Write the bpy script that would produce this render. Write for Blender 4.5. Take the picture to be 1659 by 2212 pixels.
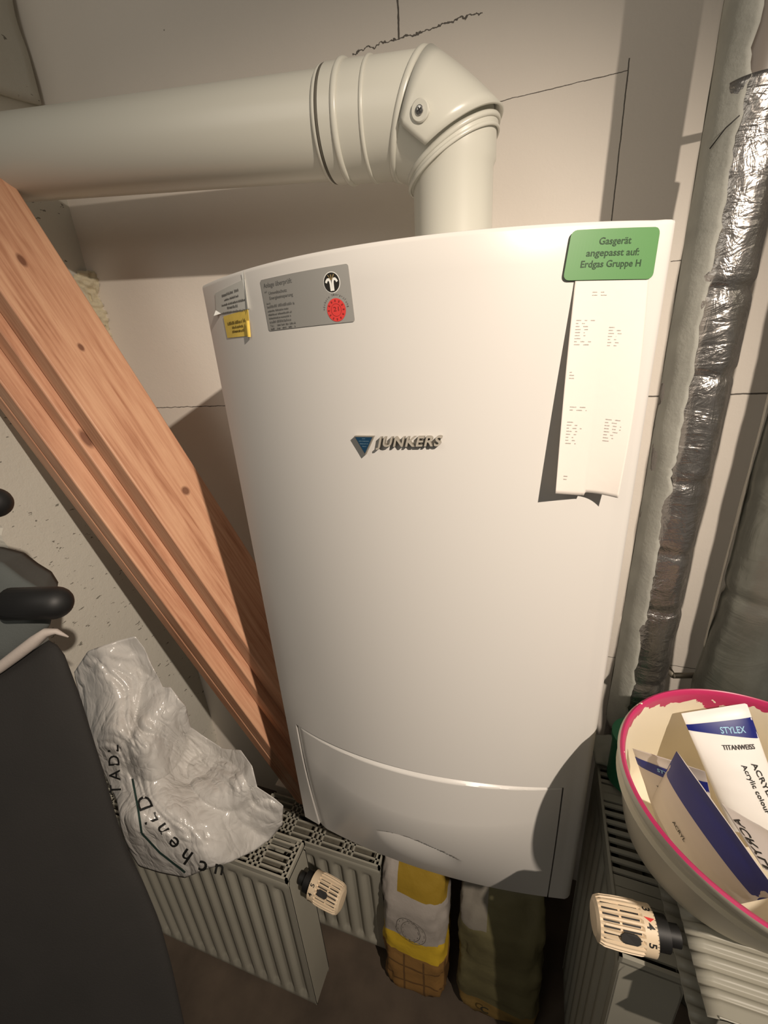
import bpy, bmesh, math, random
from mathutils import Vector, Matrix, noise
random.seed(7)
SC = bpy.context.scene
COL = SC.collection
for o in list(bpy.data.objects): bpy.data.objects.remove(o)

# ---------------------------------------------------------------- camera
CAMR = Matrix(((0.9490496, 0.3085618, -0.0639881), (0.0537891, -0.3586943, -0.9319041), (-0.3105021, 0.8809813, -0.3570159)))
CAMC = Vector((0.1206045, -0.7367530, 0.7716069)); F = 909.52; CX, CY = 829.5, 1106.0
cam = bpy.data.objects.new('camera', bpy.data.cameras.new('camera')); COL.objects.link(cam)
rx, ry, rz = CAMR[0], CAMR[1], CAMR[2]
m3 = Matrix((rx, -ry, -rz)).transposed()
cam.matrix_world = Matrix.Translation(CAMC) @ m3.to_4x4()
cam.data.sensor_fit = 'VERTICAL'; cam.data.sensor_height = 24.0; cam.data.lens = F/2212*24.0
cam.data.clip_start = 0.01
SC.camera = cam
# ---------------------------------------------------------------- light
W = bpy.data.worlds.new('world'); SC.world = W; W.use_nodes = True
bg = W.node_tree.nodes['Background']; bg.inputs[0].default_value = (1.0, 0.92, 0.80, 1); bg.inputs[1].default_value = 0.11
LAMP = Vector((0.82, -1.08, 1.35))
ld = bpy.data.lights.new('torch', 'SPOT'); ld.energy = 103; ld.color = (1.0, 0.86, 0.72); ld.shadow_soft_size = 0.012
ld.spot_size = math.radians(68); ld.spot_blend = 1.0
lo = bpy.data.objects.new('torch', ld); COL.objects.link(lo); lo.location = LAMP
lo.rotation_euler = (Vector((-0.03, -0.30, 0.53))-LAMP).to_track_quat('-Z', 'Y').to_euler()
ad = bpy.data.lights.new('soft_fill', 'AREA'); ad.energy = 3.1; ad.color = (1.0, 0.92, 0.80); ad.size = 0.8  # added soft fill from the left front, evens the light; no known lamp
ao = bpy.data.objects.new('soft_fill', ad); COL.objects.link(ao); ao.location = (-0.55, -1.45, 1.55)
ao.rotation_euler = (Vector((0, -0.1, 0.7))-ao.location).to_track_quat('-Z', 'Y').to_euler()
SC.view_settings.view_transform = 'Standard'; SC.view_settings.look = 'None'
SC.view_settings.gamma = 1.0; SC.view_settings.exposure = 0.0; SC.view_settings.use_curve_mapping = False

# ---------------------------------------------------------------- geometry helpers
def ray(px, py):
    c = Vector(((px-CX)/F, (py-CY)/F, 1.0))
    return rx*c[0] + ry*c[1] + rz*c[2]
def on(px, py, ax, val):
    d = ray(px, py); return CAMC + d*((val-CAMC[ax])/d[ax])
def bul(z):
    z = max(z, 0.0)
    return .073 if z > .2 else .073-.051*((.2-z)/.2)**1.6
def ysf(x, z): return -.31-bul(z)*(1-(x/.22)**2)
def surf(px, py, h=0.0):
    d = ray(px, py); lo_, hi = .05, 2.0
    for _ in range(40):
        m = (lo_+hi)/2; P = CAMC+d*m
        if P.y-(ysf(P.x, P.z)-h) < 0: lo_ = m
        else: hi = m
    return CAMC+d*lo_

def mesh(name, verts, faces, mat=None, parent=None, smooth=False, mats=None, fm=None):
    me = bpy.data.meshes.new(name); me.from_pydata([tuple(v) for v in verts], [], faces); me.update()
    o = bpy.data.objects.new(name, me); COL.objects.link(o)
    if mats:
        for m in mats: me.materials.append(m)
        if fm:
            for p, i in zip(me.polygons, fm): p.material_index = i
    elif mat: me.materials.append(mat)
    if smooth:
        for p in me.polygons: p.use_smooth = True
    if parent: o.parent = parent
    return o
class G:
    """collects geometry"""
    def __init__(s): s.v = []; s.f = []; s.m = []
    def add(s, vs, fs, mi=0):
        n = len(s.v); s.v += [Vector(v) for v in vs]; s.f += [[n+i for i in f] for f in fs]; s.m += [mi]*len(fs); return s
    def box(s, a, b, mi=0, M=None):
        x0, y0, z0 = a; x1, y1, z1 = b
        vs = [Vector(q) for q in [(x0,y0,z0),(x1,y0,z0),(x1,y1,z0),(x0,y1,z0),(x0,y0,z1),(x1,y0,z1),(x1,y1,z1),(x0,y1,z1)]]
        if M: vs = [M @ v for v in vs]
        return s.add(vs, [(0,3,2,1),(4,5,6,7),(0,1,5,4),(1,2,6,5),(2,3,7,6),(3,0,4,7)], mi)
    def tube(s, pts, rads, n=16, caps=True, mi=0, squash=None):
        pts = [Vector(p) for p in pts]
        if not hasattr(rads, '__len__'): rads = [rads]*len(pts)
        up = None; vs = []
        for i, p in enumerate(pts):
            t = (pts[min(i+1, len(pts)-1)]-pts[max(i-1, 0)]).normalized()
            if up is None:
                up = Vector((0, 0, 1)) if abs(t.z) < .9 else Vector((0, 1, 0))
            up = (up - t*up.dot(t)).normalized(); sd = t.cross(up)
            for k in range(n):
                a = 2*math.pi*k/n
                vs.append(p + (up*math.cos(a)+sd*math.sin(a))*rads[i])
        fs = []
        for i in range(len(pts)-1):
            for k in range(n):
                fs.append((i*n+k, i*n+(k+1) % n, (i+1)*n+(k+1) % n, (i+1)*n+k))
        if caps: fs.append(tuple(range(n-1, -1, -1))); fs.append(tuple((len(pts)-1)*n+k for k in range(n)))
        return s.add(vs, fs, mi)
    def grid(s, P, nu, nv, mi=0, flip=False):
        vs = [P(i/nu, j/nv) for j in range(nv+1) for i in range(nu+1)]
        fs = []
        for j in range(nv):
            for i in range(nu):
                a = j*(nu+1)+i; q = (a, a+1, a+nu+2, a+nu+1)
                fs.append(q[::-1] if flip else q)
        return s.add(vs, fs, mi)
    def out(s, name, mat=None, parent=None, smooth=False, mats=None, bevel=0, seg=2, weld=False, auto=None):
        o = mesh(name, s.v, s.f, mat, parent, smooth, mats, s.m if mats else None)
        if weld or bevel:
            bm = bmesh.new(); bm.from_mesh(o.data); bmesh.ops.remove_doubles(bm, verts=bm.verts, dist=1e-6)
            bmesh.ops.recalc_face_normals(bm, faces=bm.faces); bm.to_mesh(o.data); bm.free()
        if bevel:
            md = o.modifiers.new('bevel', 'BEVEL'); md.width = bevel; md.segments = seg; md.limit_method = 'ANGLE'
        if auto:
            bm = bmesh.new(); bm.from_mesh(o.data)
            for e in bm.edges:
                if len(e.link_faces) == 2 and e.calc_face_angle(0) > math.radians(auto): e.smooth = False
            for f in bm.faces: f.smooth = True
            bm.to_mesh(o.data); bm.free()
        return o
def empty(name, loc=(0, 0, 0)):
    o = bpy.data.objects.new(name, None); COL.objects.link(o); o.empty_display_size = .05
    o.location = loc; o['_l'] = 0; del o['_l']; return o
def adopt(root, *objs):
    for o in objs:
        o.parent = root; o.matrix_parent_inverse = Matrix.Translation(root.location).inverted()
def tag(o, label, cat, group=None, kind=None):
    o['label'] = label; o['category'] = cat
    if group: o['group'] = group
    if kind: o['kind'] = kind
    return o
def structure(o): o['kind'] = 'structure'; return o

# ---------------------------------------------------------------- material helpers
def lin(c):
    return tuple(((v/255)/12.92 if v/255 <= .04045 else ((v/255+.055)/1.055)**2.4) for v in c)+(1,)
class Mt:
    def __init__(s, name, col=(.8, .8, .8, 1), rough=.5, metal=0.0, spec=.5, coat=0.0):
        s.m = bpy.data.materials.new(name); s.m.use_nodes = True; s.t = s.m.node_tree; s.n = s.t.nodes
        s.b = s.n['Principled BSDF']; s.b.inputs['Base Color'].default_value = col
        s.b.inputs['Roughness'].default_value = rough; s.b.inputs['Metallic'].default_value = metal
        s.b.inputs['Specular IOR Level'].default_value = spec; s.b.inputs['Coat Weight'].default_value = coat
        s.tc = None
    def new(s, t, **k):
        nd = s.n.new(t)
        for a, v in k.items(): setattr(nd, a, v)
        return nd
    def link(s, a, b): s.t.links.new(a, b)
    def coord(s, kind='Object', scale=(1, 1, 1), loc=(0, 0, 0), rot=(0, 0, 0)):
        tc = s.new('ShaderNodeTexCoord'); mp = s.new('ShaderNodeMapping')
        mp.inputs['Scale'].default_value = scale; mp.inputs['Location'].default_value = loc; mp.inputs['Rotation'].default_value = rot
        s.link(tc.outputs[kind], mp.inputs[0]); return mp.outputs[0]
    def noise(s, vec, scale=5, detail=3, rough=.5, dist=0):
        n = s.new('ShaderNodeTexNoise'); n.inputs['Scale'].default_value = scale; n.inputs['Detail'].default_value = detail
        n.inputs['Roughness'].default_value = rough; n.inputs['Distortion'].default_value = dist
        s.link(vec, n.inputs['Vector']); return n.outputs['Fac']
    def ramp(s, fac, stops):
        r = s.new('ShaderNodeValToRGB'); e = r.color_ramp.elements
        while len(e) < len(stops): e.new(.5)
        for el, (p, c) in zip(e, stops):
            el.position = p; el.color = c if hasattr(c, '__len__') else (c, c, c, 1)
        s.link(fac, r.inputs[0]); return r.outputs[0]
    def math(s, op, a, b=None, clamp=False):
        n = s.new('ShaderNodeMath', operation=op, use_clamp=clamp)
        for i, v in enumerate((a, b)):
            if v is None: continue
            if isinstance(v, (int, float)): n.inputs[i].default_value = v
            else: s.link(v, n.inputs[i])
        return n.outputs[0]
    def mix(s, fac, a, b):
        n = s.new('ShaderNodeMix', data_type='RGBA')
        if isinstance(fac, (int, float)): n.inputs[0].default_value = fac
        else: s.link(fac, n.inputs[0])
        for i, v in ((6, a), (7, b)):
            if hasattr(v, '__len__'): n.inputs[i].default_value = v
            else: s.link(v, n.inputs[i])
        return n.outputs[2]
    def color(s, v): s.link(v, s.b.inputs['Base Color']); return s
    def bump(s, h, strength=.3, dist=.002):
        b = s.new('ShaderNodeBump'); b.inputs['Strength'].default_value = strength; b.inputs['Distance'].default_value = dist
        s.link(h, b.inputs['Height']); s.link(b.outputs[0], s.b.inputs['Normal']); return s
def plain(name, rgb, rough=.5, metal=0.0, spec=.5, nscale=0, nstr=.2, ndist=.001, var=0.0, vscale=8, coat=0.0):
    m = Mt(name, lin(rgb), rough, metal, spec, coat)
    v = m.coord()
    if var:
        f = m.noise(v, vscale, 4)
        a = lin(rgb); c0 = tuple(x*(1-var) for x in a[:3])+(1,); c1 = tuple(min(1, x*(1+var)) for x in a[:3])+(1,)
        m.color(m.ramp(f, [(.3, c0), (.7, c1)]))
    if nscale: m.bump(m.noise(v, nscale, 4, .6), nstr, ndist)
    return m.m

M_white = plain('white_enamel', (206, 203, 198), .33, spec=.4, nscale=900, nstr=.05, ndist=.0003)
M_flue = plain('white_flue_paint', (200, 199, 188), .3, spec=.5, nscale=300, nstr=.04, ndist=.0005)
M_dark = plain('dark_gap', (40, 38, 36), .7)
M_rad = plain('radiator_enamel', (164, 161, 148), .42, spec=.4, var=.06, vscale=6)
M_radin = plain('dusty_radiator_inside', (95, 90, 78), .9, var=.3, vscale=60)
M_chrome = plain('screw_metal', (190, 188, 184), .25, 1.0)
M_black = plain('black_rubber', (22, 22, 22), .55)
M_knob = plain('cream_plastic', (226, 205, 175), .5, var=.05)
M_green = plain('green_sticker', (88, 134, 82), .45)
M_ink = plain('black_ink', (28, 28, 26), .6)
M_inkgreen = plain('dark_green_ink', (28, 62, 30), .6)
M_inkgrey = plain('grey_ink', (98, 98, 96), .6)
M_silver = plain('silver_sticker', (165, 163, 158), .42, .35)
M_whitelabel = plain('translucent_white_label', (196, 196, 190), .45)
M_yellow = plain('yellow_label', (226, 196, 92), .5, var=.1, vscale=90)
M_red = plain('red_print', (214, 62, 58), .5)
M_blacklogo = plain('black_print', (28, 25, 20), .5)
M_whiteprint = plain('white_print', (235, 235, 230), .5)
M_goldprint = plain('gold_print', (140, 120, 80), .5)
M_blueenamel = plain('blue_badge_enamel', (24, 58, 84), .3)
M_badge = plain('grey_badge_metal', (150, 144, 132), .35, .55)
M_paper = Mt('thermal_paper', lin((214, 207, 199)), .7)
M_paper.bump(M_paper.noise(M_paper.coord(), 120, 3), .15, .001); M_paper = M_paper.m
M_print = plain('faded_print', (166, 158, 152), .7)

# aerated concrete wall with joints at real places
def lines_mask(m, sx, sz, items, nz):
    """items: (kind, pos, lo, hi, halfwidth, jitter)"""
    tot = None
    for kind, pos, a, b, hw, jit in items:
        p, q = (sz, sx) if kind == 'h' else (sx, sz)
        d = m.math('SUBTRACT', p, pos)
        jn = m.math('MULTIPLY', m.math('SUBTRACT', nz, .5), jit)
        d = m.math('ABSOLUTE', m.math('ADD', d, jn))
        k = m.math('DIVIDE', m.math('SUBTRACT', hw, d), hw*.35, clamp=True)
        r = m.math('MULTIPLY', m.math('GREATER_THAN', q, a), m.math('LESS_THAN', q, b))
        k = m.math('MULTIPLY', k, r)
        tot = k if tot is None else m.math('MAXIMUM', tot, k)
    return tot
def wall_mat(name, items, rgb=(242, 234, 223), axis='X', pits=0.0):
    m = Mt(name, lin(rgb), .85, spec=.25)
    co = m.coord('Object'); sp = m.new('ShaderNodeSeparateXYZ'); m.link(co, sp.inputs[0])
    sx, sz = sp.outputs[axis], sp.outputs['Z']
    big = m.noise(co, 3.0, 4); fine = m.noise(co, 260, 3, .6); med = m.noise(co, 70, 3, .6)
    a = lin(rgb); c = m.ramp(big, [(.3, tuple(x*.93 for x in a[:3])+(1,)), (.7, a)])
    sp1 = m.noise(m.coord('Object', loc=(3.1, 1.7, .3)), 55, 2, .4)
    speck = m.math('GREATER_THAN', sp1, .80)
    c = m.mix(m.math('MULTIPLY', speck, .7), c, (.10, .08, .06, 1))
    if pits:
        pv = m.coord('Object', scale=(1, .6, 1.6)); pn = m.noise(pv, 75, 3, .6)
        zone = m.noise(m.coord('Object', loc=(.2, .1, .05)), 6, 2)
        pm = m.math('MULTIPLY', m.math('GREATER_THAN', pn, .66), m.math('GREATER_THAN', zone, .44))
        c = m.mix(m.math('MULTIPLY', pm, .75), c, (.10, .09, .07, 1))
    h = m.math('ADD', m.math('MULTIPLY', fine, .35), m.math('MULTIPLY', med, .5))
    if items:
        mask = lines_mask(m, sx, sz, items, med)
        c = m.mix(m.math('MULTIPLY', mask, .85), c, (.035, .028, .02, 1))
        h = m.math('SUBTRACT', h, m.math('MULTIPLY', mask, 2.0))
    m.color(c); m.bump(h, .35 if not pits else .9, .0015); return m.m
WY = .03
back_items = [('h', 1.179, -.150, .036, .0012, .018), ('v', -.079, 1.178, 1.6, .0016, .003), ('h', .684, -.78, -.45, .0010, .004), ('h', .679, -.45, 1.3, .0013, .002),
              ('h', 1.083, .045, .219, .0006, .003), ('v', .2185, .78, 1.095, .0009, .002), ('h', .862, .299, .33, .0007, .004),
              ('h', .180, .29, .318, .0008, .002), ('h', .181, .40, .455, .0008, .002), ('v', .5, .2, .68, .001, .002)]
M_wallback = wall_mat('aerated_concrete_blocks', back_items)
M_wallleft = wall_mat('rough_aerated_concrete', [], (214, 210, 198), 'Y', pits=1.0)
M_floor = plain('dark_screed_floor', (88, 76, 64), .85, nscale=60, nstr=.4, var=.25, vscale=12)

# ---------------------------------------------------------------- setting
ZF = -.53; ZC = 1.9
structure(G().box((-1.1, WY, ZF-.05), (1.3, WY+.17, ZC)).out('wall_back', M_wallback))
structure(G().box((-1.6, -2.4, ZF-.05), (1.3, WY, ZF)).out('floor', M_floor))
# left pier of blocks: with an opening where the flue duct goes through
XL = -.772
def pier():
    g = G()
    n = 46
    # front corner is a broken, ragged edge -> jitter the near column
    def blk(y0, y1, z0, z1, x1=XL, rag=False):
        if not rag: g.box((-1.1, y0, z0), (x1, y1, z1)); return
        k = max(2, int((z1-z0)/.012))
        vs = []; fs = []
        for i in range(k+1):
            z = z0+(z1-z0)*i/k
            j = .012*noise.noise(Vector((z*22, 3.3, 0)))+.006*noise.noise(Vector((z*80, 1.3, 5)))
            j2 = .010*noise.noise(Vector((z*30, 9.3, 2)))
            vs += [(x1, y1, z), (x1, y0+.006+j, z), (x1-.02+j2, y0-.004+j*.5, z), (-1.1, y0-.004, z), (-1.1, y1, z)]
        for i in range(k):
            for q in range(5):
                a = i*5+q; b = i*5+(q+1) % 5; fs.append((a, b, b+5, a+5))
        fs.append((4, 3, 2, 1, 0)); fs.append(tuple(k*5+q for q in range(5)))
        g.add(vs, fs)
    blk(-.295, WY, ZF, .985, rag=True)
    blk(-.275, -.245, .985, 1.19)
    blk(-.075, WY, .985, 1.19)
    blk(-.275, WY, 1.19, ZC)
    return g.out('wall_left', M_wallleft, weld=True)
structure(pier())
# upper block of the pier stands a little proud
g = G(); 
def upb(u, v):
    return Vector((XL+.012+.004*noise.noise(Vector((u*5, v*9, 0))), -.27+u*(.292)+.004*noise.noise(Vector((v*14, 2, 0))), 1.235-.045*(1-u)+v*(ZC-1.24)))
g.grid(upb, 20, 60)
b = g.out('trim_1', M_wallleft, smooth=True); md = b.modifiers.new('s', 'SOLIDIFY'); md.thickness = .013; md.offset = -1; structure(b)
# mortar / foam squeezed out in the corner
g = G()
def mort(u, v):
    z = .965-.30*v; w = .020+.012*noise.noise(Vector((v*9, 1, 0)))
    n_ = .006*noise.noise(Vector((u*5, v*40, 2)))+.003*noise.noise(Vector((u*14, v*120, 5)))
    return Vector((XL+w*u+n_, WY-w*(1-u)*1.3-n_, z)) - Vector((.7, -.7, 0))*.010*(1-math.sin(math.pi*u))*0
g.grid(mort, 12, 120)
structure(g.out('trim_2', plain('crumbly_mortar', (214, 204, 176), .95, nscale=300, nstr=.8), smooth=True))

# ---------------------------------------------------------------- boiler
boiler = empty('gas_boiler', (0, -.15, 0))
tag(boiler, 'white wall-hung gas boiler with bowed front and lower flap', 'boiler')
def zflap(x): return .2855-.0345*(x/.187)**2
XI = .1885
def casing():
    g = G()
    xs = []
    R = .014
    # front columns
    k = 30
    xs = [-.22, -.2194, -.217, -.212]
    xs += [-.2035, -.198, -.193, -XI-.0003, -XI]
    xs += [-XI+2*XI*i/44 for i in range(1, 44)]
    xs += [XI, XI+.0003, .193, .198, .2035]
    xs += [.22-R*(1-math.cos(a)) for a in [1.2, .8, .4, 0]]
    vl = [i/14 for i in range(15)]
    zr = []
    def rowz(j, x):
        zt = zflap(max(-.2, min(.2, x)))
        if j <= 14: return zt*j/14
        if j == 15: return zt+.0004
        return zt+.0004+(.846-zt-.0004)*(j-15)/26
    NJ = 42
    rows = []
    for j in range(NJ):
        row = []
        for x in xs:
            z = rowz(j, x)
            y = ysf(x, z)
            ax = .22-abs(x)
            if x < 0 and ax < R: y = ysf(x, z)+(.004 if ax < 1e-6 else 0)
            elif ax < R: y = ysf(math.copysign(.22-R, x), z)+(R-math.sqrt(max(0, R*R-(R-ax)**2)))
            if j <= 14 and abs(x) <= XI+1e-6: y += .009
            row.append(Vector((x, y, z)))
        rows.append(row)
    # rounded top edge then flat top
    for a in (.5, 1.0, math.pi/2):
        rows.append([Vector((v.x, v.y+.004*(1-math.cos(a)), .846+.004*math.sin(a))) for v in rows[NJ-1]])
    rows.append([Vector((v.x, -.1, .85)) for v in rows[NJ-1]])
    rows.append([Vector((v.x, 0.012, .85)) for v in rows[NJ-1]])
    # bottom
    rows.insert(0, [Vector((v.x, 0.012, 0.0)) for v in rows[0]])
    n = len(xs)
    vs = [v for r in rows for v in r]
    fs = [(j*n+i, j*n+i+1, (j+1)*n+i+1, (j+1)*n+i) for j in range(len(rows)-1) for i in range(n-1)]
    g.add(vs, fs)
    # side panels
    for s, i in ((-1, 0), (1, n-1)):
        ed = [r[i] for r in rows[1:-2]]
        vs = []; 
        for v in ed: vs += [v, Vector((v.x, 0.012, v.z))]
        fs = [(2*q, 2*q+1, 2*q+3, 2*q+2) for q in range(len(ed)-1)]
        g.add(vs, fs)
    o = g.out('casing', M_white, weld=True, auto=30)
    return o
cas = casing()
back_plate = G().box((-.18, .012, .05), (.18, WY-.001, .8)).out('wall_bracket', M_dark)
def flap():
    g = G(); x0, x1 = -XI+.0012, XI-.0016
    NX, NZ = 120, 170
    def P(u, v):
        x = x0+(x1-x0)*u; zt = zflap(x)-.0012
        # v in 0..1 ; more rows near the top
        z = zt*(1-(1-v)**1.15)
        y = ysf(x, z)
        q = 1-(x/.19)**2
        bev = .0008+.0062*max(0, q)          # top ledge turns in
        dz = zt-z
        if dz < bev: y += .0085*(1-dz/bev)**1.0*max(.0, min(1, q*1.6))
        y += .0038*(1-min(1, (x-x0)/.016))**1.5
        X = (x-.006)/.060
        if abs(X) < 1:
            zc = .143-.030*X*X-.012*X
            if z < zc:
                t = (zc-z)/(.012+.080*math.sqrt(1-X*X))
                if t < 1: y += .018*(1-X*X)**1.3*(1-t)**1.9*min(1, (zc-z)/.0022)
        return Vector((x, y, z))
    g.grid(P, NX, NZ)
    # rim going back
    top = [P(i/NX, 1) for i in range(NX+1)]; g.add(top+[v+Vector((0, .006, 0)) for v in top], [(i, i+1, NX+2+i, NX+1+i) for i in range(NX)])
    bot = [P(i/NX, 0) for i in range(NX+1)]; g.add(bot+[v+Vector((0, .006, 0)) for v in bot], [(i, NX+1+i, NX+2+i, i+1) for i in range(NX)])
    for u in (0, 1):
        sd = [P(u, j/NZ) for j in range(NZ+1)]; g.add(sd+[v+Vector((0, .006, 0)) for v in sd], [(i, i+1, NZ+2+i, NZ+1+i) for i in range(NZ)])
    return g.out('flap', M_white, weld=True, auto=45)
fl = flap()
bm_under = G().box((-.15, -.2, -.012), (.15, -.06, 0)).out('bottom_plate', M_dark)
dr = G()
dr.tube([(-.085, -.2, -.013), (-.085, -.2, -.045)], .012, 14); drn = dr.out('pipe_stub', M_rad, smooth=True)
dr = G(); dr.tube([(-.02, -.17, -.013), (-.02, -.17, -.07)], .009, 14); drn2 = dr.out('pipe_stub', M_rad, smooth=True)
adopt(boiler, cas, back_plate, fl, bm_under, drn, drn2)

# ---- lettering helper
def text_mesh(s, shear=0.0, bold=0.0, extrude=0.0, align='LEFT', space=1.0):
    cu = bpy.data.curves.new('t', 'FONT'); cu.body = s; cu.size = 1.0; cu.shear = shear; cu.offset = bold; cu.extrude = extrude
    cu.align_x = align; cu.space_character = space; cu.resolution_u = 3
    o = bpy.data.objects.new('t', cu); COL.objects.link(o)
    dg = bpy.context.evaluated_depsgraph_get(); dg.update()
    me = bpy.data.meshes.new_from_object(o.evaluated_get(dg)); 
    vs = [v.co.copy() for v in me.vertices]; fs = [list(p.vertices) for p in me.polygons]
    bpy.data.objects.remove(o); bpy.data.meshes.remove(me); bpy.data.curves.remove(cu)
    return vs, fs
def text_on(g, s, fn, x, y, size, wid=None, **k):
    """put text: fn(u,v,w)->Vector, text local coordinates scaled; wid fixes width"""
    vs, fs = text_mesh(s, **k)
    if not vs: return
    x0 = min(v.x for v in vs); x1 = max(v.x for v in vs)
    sx = size if wid is None else wid/(x1-x0)
    g.add([fn(x+(v.x-(x0 if wid else 0))*sx, y+v.y*size, v.z) for v in vs], fs)
def scribble(g, fn, x, y, h, n, wmin, wmax, gap, xmax, off=.0):
    """a line of blurred small print: little strokes"""
    cx_ = x
    while cx_ < xmax:
        w = random.uniform(wmin, wmax)
        e = min(cx_+w, xmax)
        t = cx_
        while t < e:
            s = random.uniform(.25, .45)*h*.6
            hh = h*random.uniform(.55, 1.0)
            yy = y+random.uniform(0, h*.12)
            g.add([fn(t, yy, 0), fn(t+s, yy, 0), fn(t+s, yy+hh, 0), fn(t, yy+hh, 0)], [(0, 1, 2, 3)])
            t += s+random.uniform(.25, .5)*h*.5
        cx_ = e+gap
def patch(tl, tr, br, bl, off):
    """metric mapping on the boiler front. Corners are (x,z). returns fn(u,v,w), width, height"""
    tl, tr, br, bl = [Vector(c) for c in (tl, tr, br, bl)]
    wd = (tr-tl).length; ht = (tl-bl).length
    def fn(a, b, w=0, o=off):
        u, v = a/wd, b/ht
        p = (bl*(1-u)+br*u)*(1-v)+(tl*(1-u)+tr*u)*v
        return Vector((p.x, ysf(p.x, p.y)-o-w, p.y))
    return fn, wd, ht
def rounded(fn, wd, ht, r, o, n=24, corners=(1, 1, 1, 1)):
    """rounded-corner patch as grid columns"""
    g = G(); cols = []
    xs = [0, r*.08, r*.3, r*.6, r]+[r+(wd-2*r)*i/n for i in range(1, n)]+[wd-r, wd-r*.6, wd-r*.3, wd-r*.08, wd]
    vs = []; fs = []
    for x in xs:
        d = 0
        if x < r: d = r-math.sqrt(max(0, r*r-(r-x)**2)); cb, ct = corners[3], corners[0]
        elif x > wd-r: d = r-math.sqrt(max(0, r*r-(x-wd+r)**2)); cb, ct = corners[2], corners[1]
        else: cb = ct = 1
        vs += [fn(x, d*cb, 0, o), fn(x, ht-d*ct, 0, o)]
    for i in range(len(xs)-1): fs.append((2*i, 2*i+2, 2*i+3, 2*i+1))
    g.add(vs, fs); return g
# ---- green sticker (text part)
def sticker(name, corners, mat, label, r=.003, o=.0004, cm=(1, 1, 1, 1), thick=.0003):
    fn, wd, ht = patch(*corners, o)
    g = rounded(fn, wd, ht, r, o, corners=cm); ob = g.out(name, mat)
    md = ob.modifiers.new('s', 'SOLIDIFY'); md.thickness = thick; md.offset = 0
    tag(ob, label, 'sticker'); return ob, fn, wd, ht
gs, fn, wd, ht = sticker('sticker', ((.144, .844), (.2075, .8445), (.207, .810), (.1405, .8120)), M_green, 'green sticker with three lines of German text, top right of the boiler', .004, .0020)
# sticker is drawn over the paper; text
g = G(); f2 = lambda a, b, w: fn(a, b, 0, .0024)
text_on(g, 'Gasgerät', f2, wd*.325, ht*.70, .0062, wid=wd*.36, shear=0, bold=.014)
text_on(g, 'angepasst auf:', f2, wd*.205, ht*.475, .0062, wid=wd*.59, bold=.014)
text_on(g, 'Erdgas Gruppe H', f2, wd*.165, ht*.255, .0062, wid=wd*.67, bold=.014)
t = g.out('printed_text', M_inkgreen); t.parent = gs
# silver inspection sticker
ss, fn, wd, ht = sticker('sticker', ((-.113, .8375), (-.020, .8375), (-.018, .7955), (-.111, .7955)), M_silver, 'silver inspection sticker with a round black emblem and a red disc', .002)
g = G(); f2 = lambda a, b, w: fn(a, b, 0, .0007)
text_on(g, 'Anlage überprüft', f2, .003, ht-.0068, .0052, wid=.034, bold=.01)
text_on(g, 'auf', f2, .003, ht-.0108, .0024, wid=.003)
text_on(g, 'Umweltschutz', f2, .008, ht-.0128, .0036, wid=.022, bold=.012)
text_on(g, 'Energieeinsparung', f2, .008, ht-.0168, .0036, wid=.028, bold=.012)
text_on(g, 'durch', f2, .003, ht-.0205, .0026, wid=.005)
scribble(g, f2, .003, ht-.0236, .0026, 3, .010, .018, .0014, .036)
for i in range(3): scribble(g, f2, .003, ht-.0268-.0030*i, .0017, 3, .006, .014, .001, .030+random.uniform(-.003, .007))
scribble(g, f2, .003, ht-.0362, .0024, 3, .006, .014, .001, .030)
text_on(g, 'Tel.:', f2, .003, .0030, .0026, wid=.005); scribble(g, f2, .012, .0030, .0018, 3, .003, .006, .001, .034)
scribble(g, f2, .003, .0004, .0016, 3, .004, .006, .003, .033)
t = g.out('printed_text', M_inkgrey); t.parent = ss
def disc(fn, cx, cy, r, o, rx_=1.0, n=40):
    g = G(); g.add([fn(cx, cy, 0, o)]+[fn(cx+r*rx_*math.cos(2*math.pi*i/n), cy+r*math.sin(2*math.pi*i/n), 0, o) for i in range(n)], [(0, 1+i, 1+(i+1) % n) for i in range(n)]); return g
cx_, cy_ = .0765, ht-.0115
d1 = disc(fn, cx_, cy_, .0078, .0006).out('emblem_ring', M_whiteprint); d2 = disc(fn, cx_, cy_, .0072, .0008).out('black_emblem', M_blacklogo); 
g = G()
for s in (-1, 1):
    pts = [(s*.0009, -.0058), (s*.0010, -.001), (s*.0013, .0010), (s*.0022, .0023), (s*.0035, .0023), (s*.0046, .0012), (s*.0050, .0004)]
    for a, b_ in zip(pts[:-1], pts[1:]):
        a = Vector(a); b_ = Vector(b_); t_ = (b_-a).normalized(); nn = Vector((-t_.y, t_.x))*.0009; a -= t_*.0004; b_ += t_*.0004
        g.add([fn(cx_+q.x, cy_+q.y, 0, .0010) for q in (a-nn, b_-nn, b_+nn, a+nn)], [(0, 1, 2, 3)])
d3 = g.out('emblem_figure', M_whiteprint)
g = G()
for s in (-1, 0, 1):
    g.add([fn(cx_+q[0], cy_+q[1], 0, .00105) for q in ((s*.0004-.0003, .0018), (s*.0004+.0003, .0018), (s*.0028+.0005, .0055), (s*.0028-.0005, .0058))], [(0, 1, 2, 3)])
d4 = g.out('emblem_rays', M_goldprint)
cx2, cy2 = .0775, ht-.0320
d5 = disc(fn, cx2, cy2, .0088, .0008).out('red_disc', M_red)
g = G()
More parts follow.
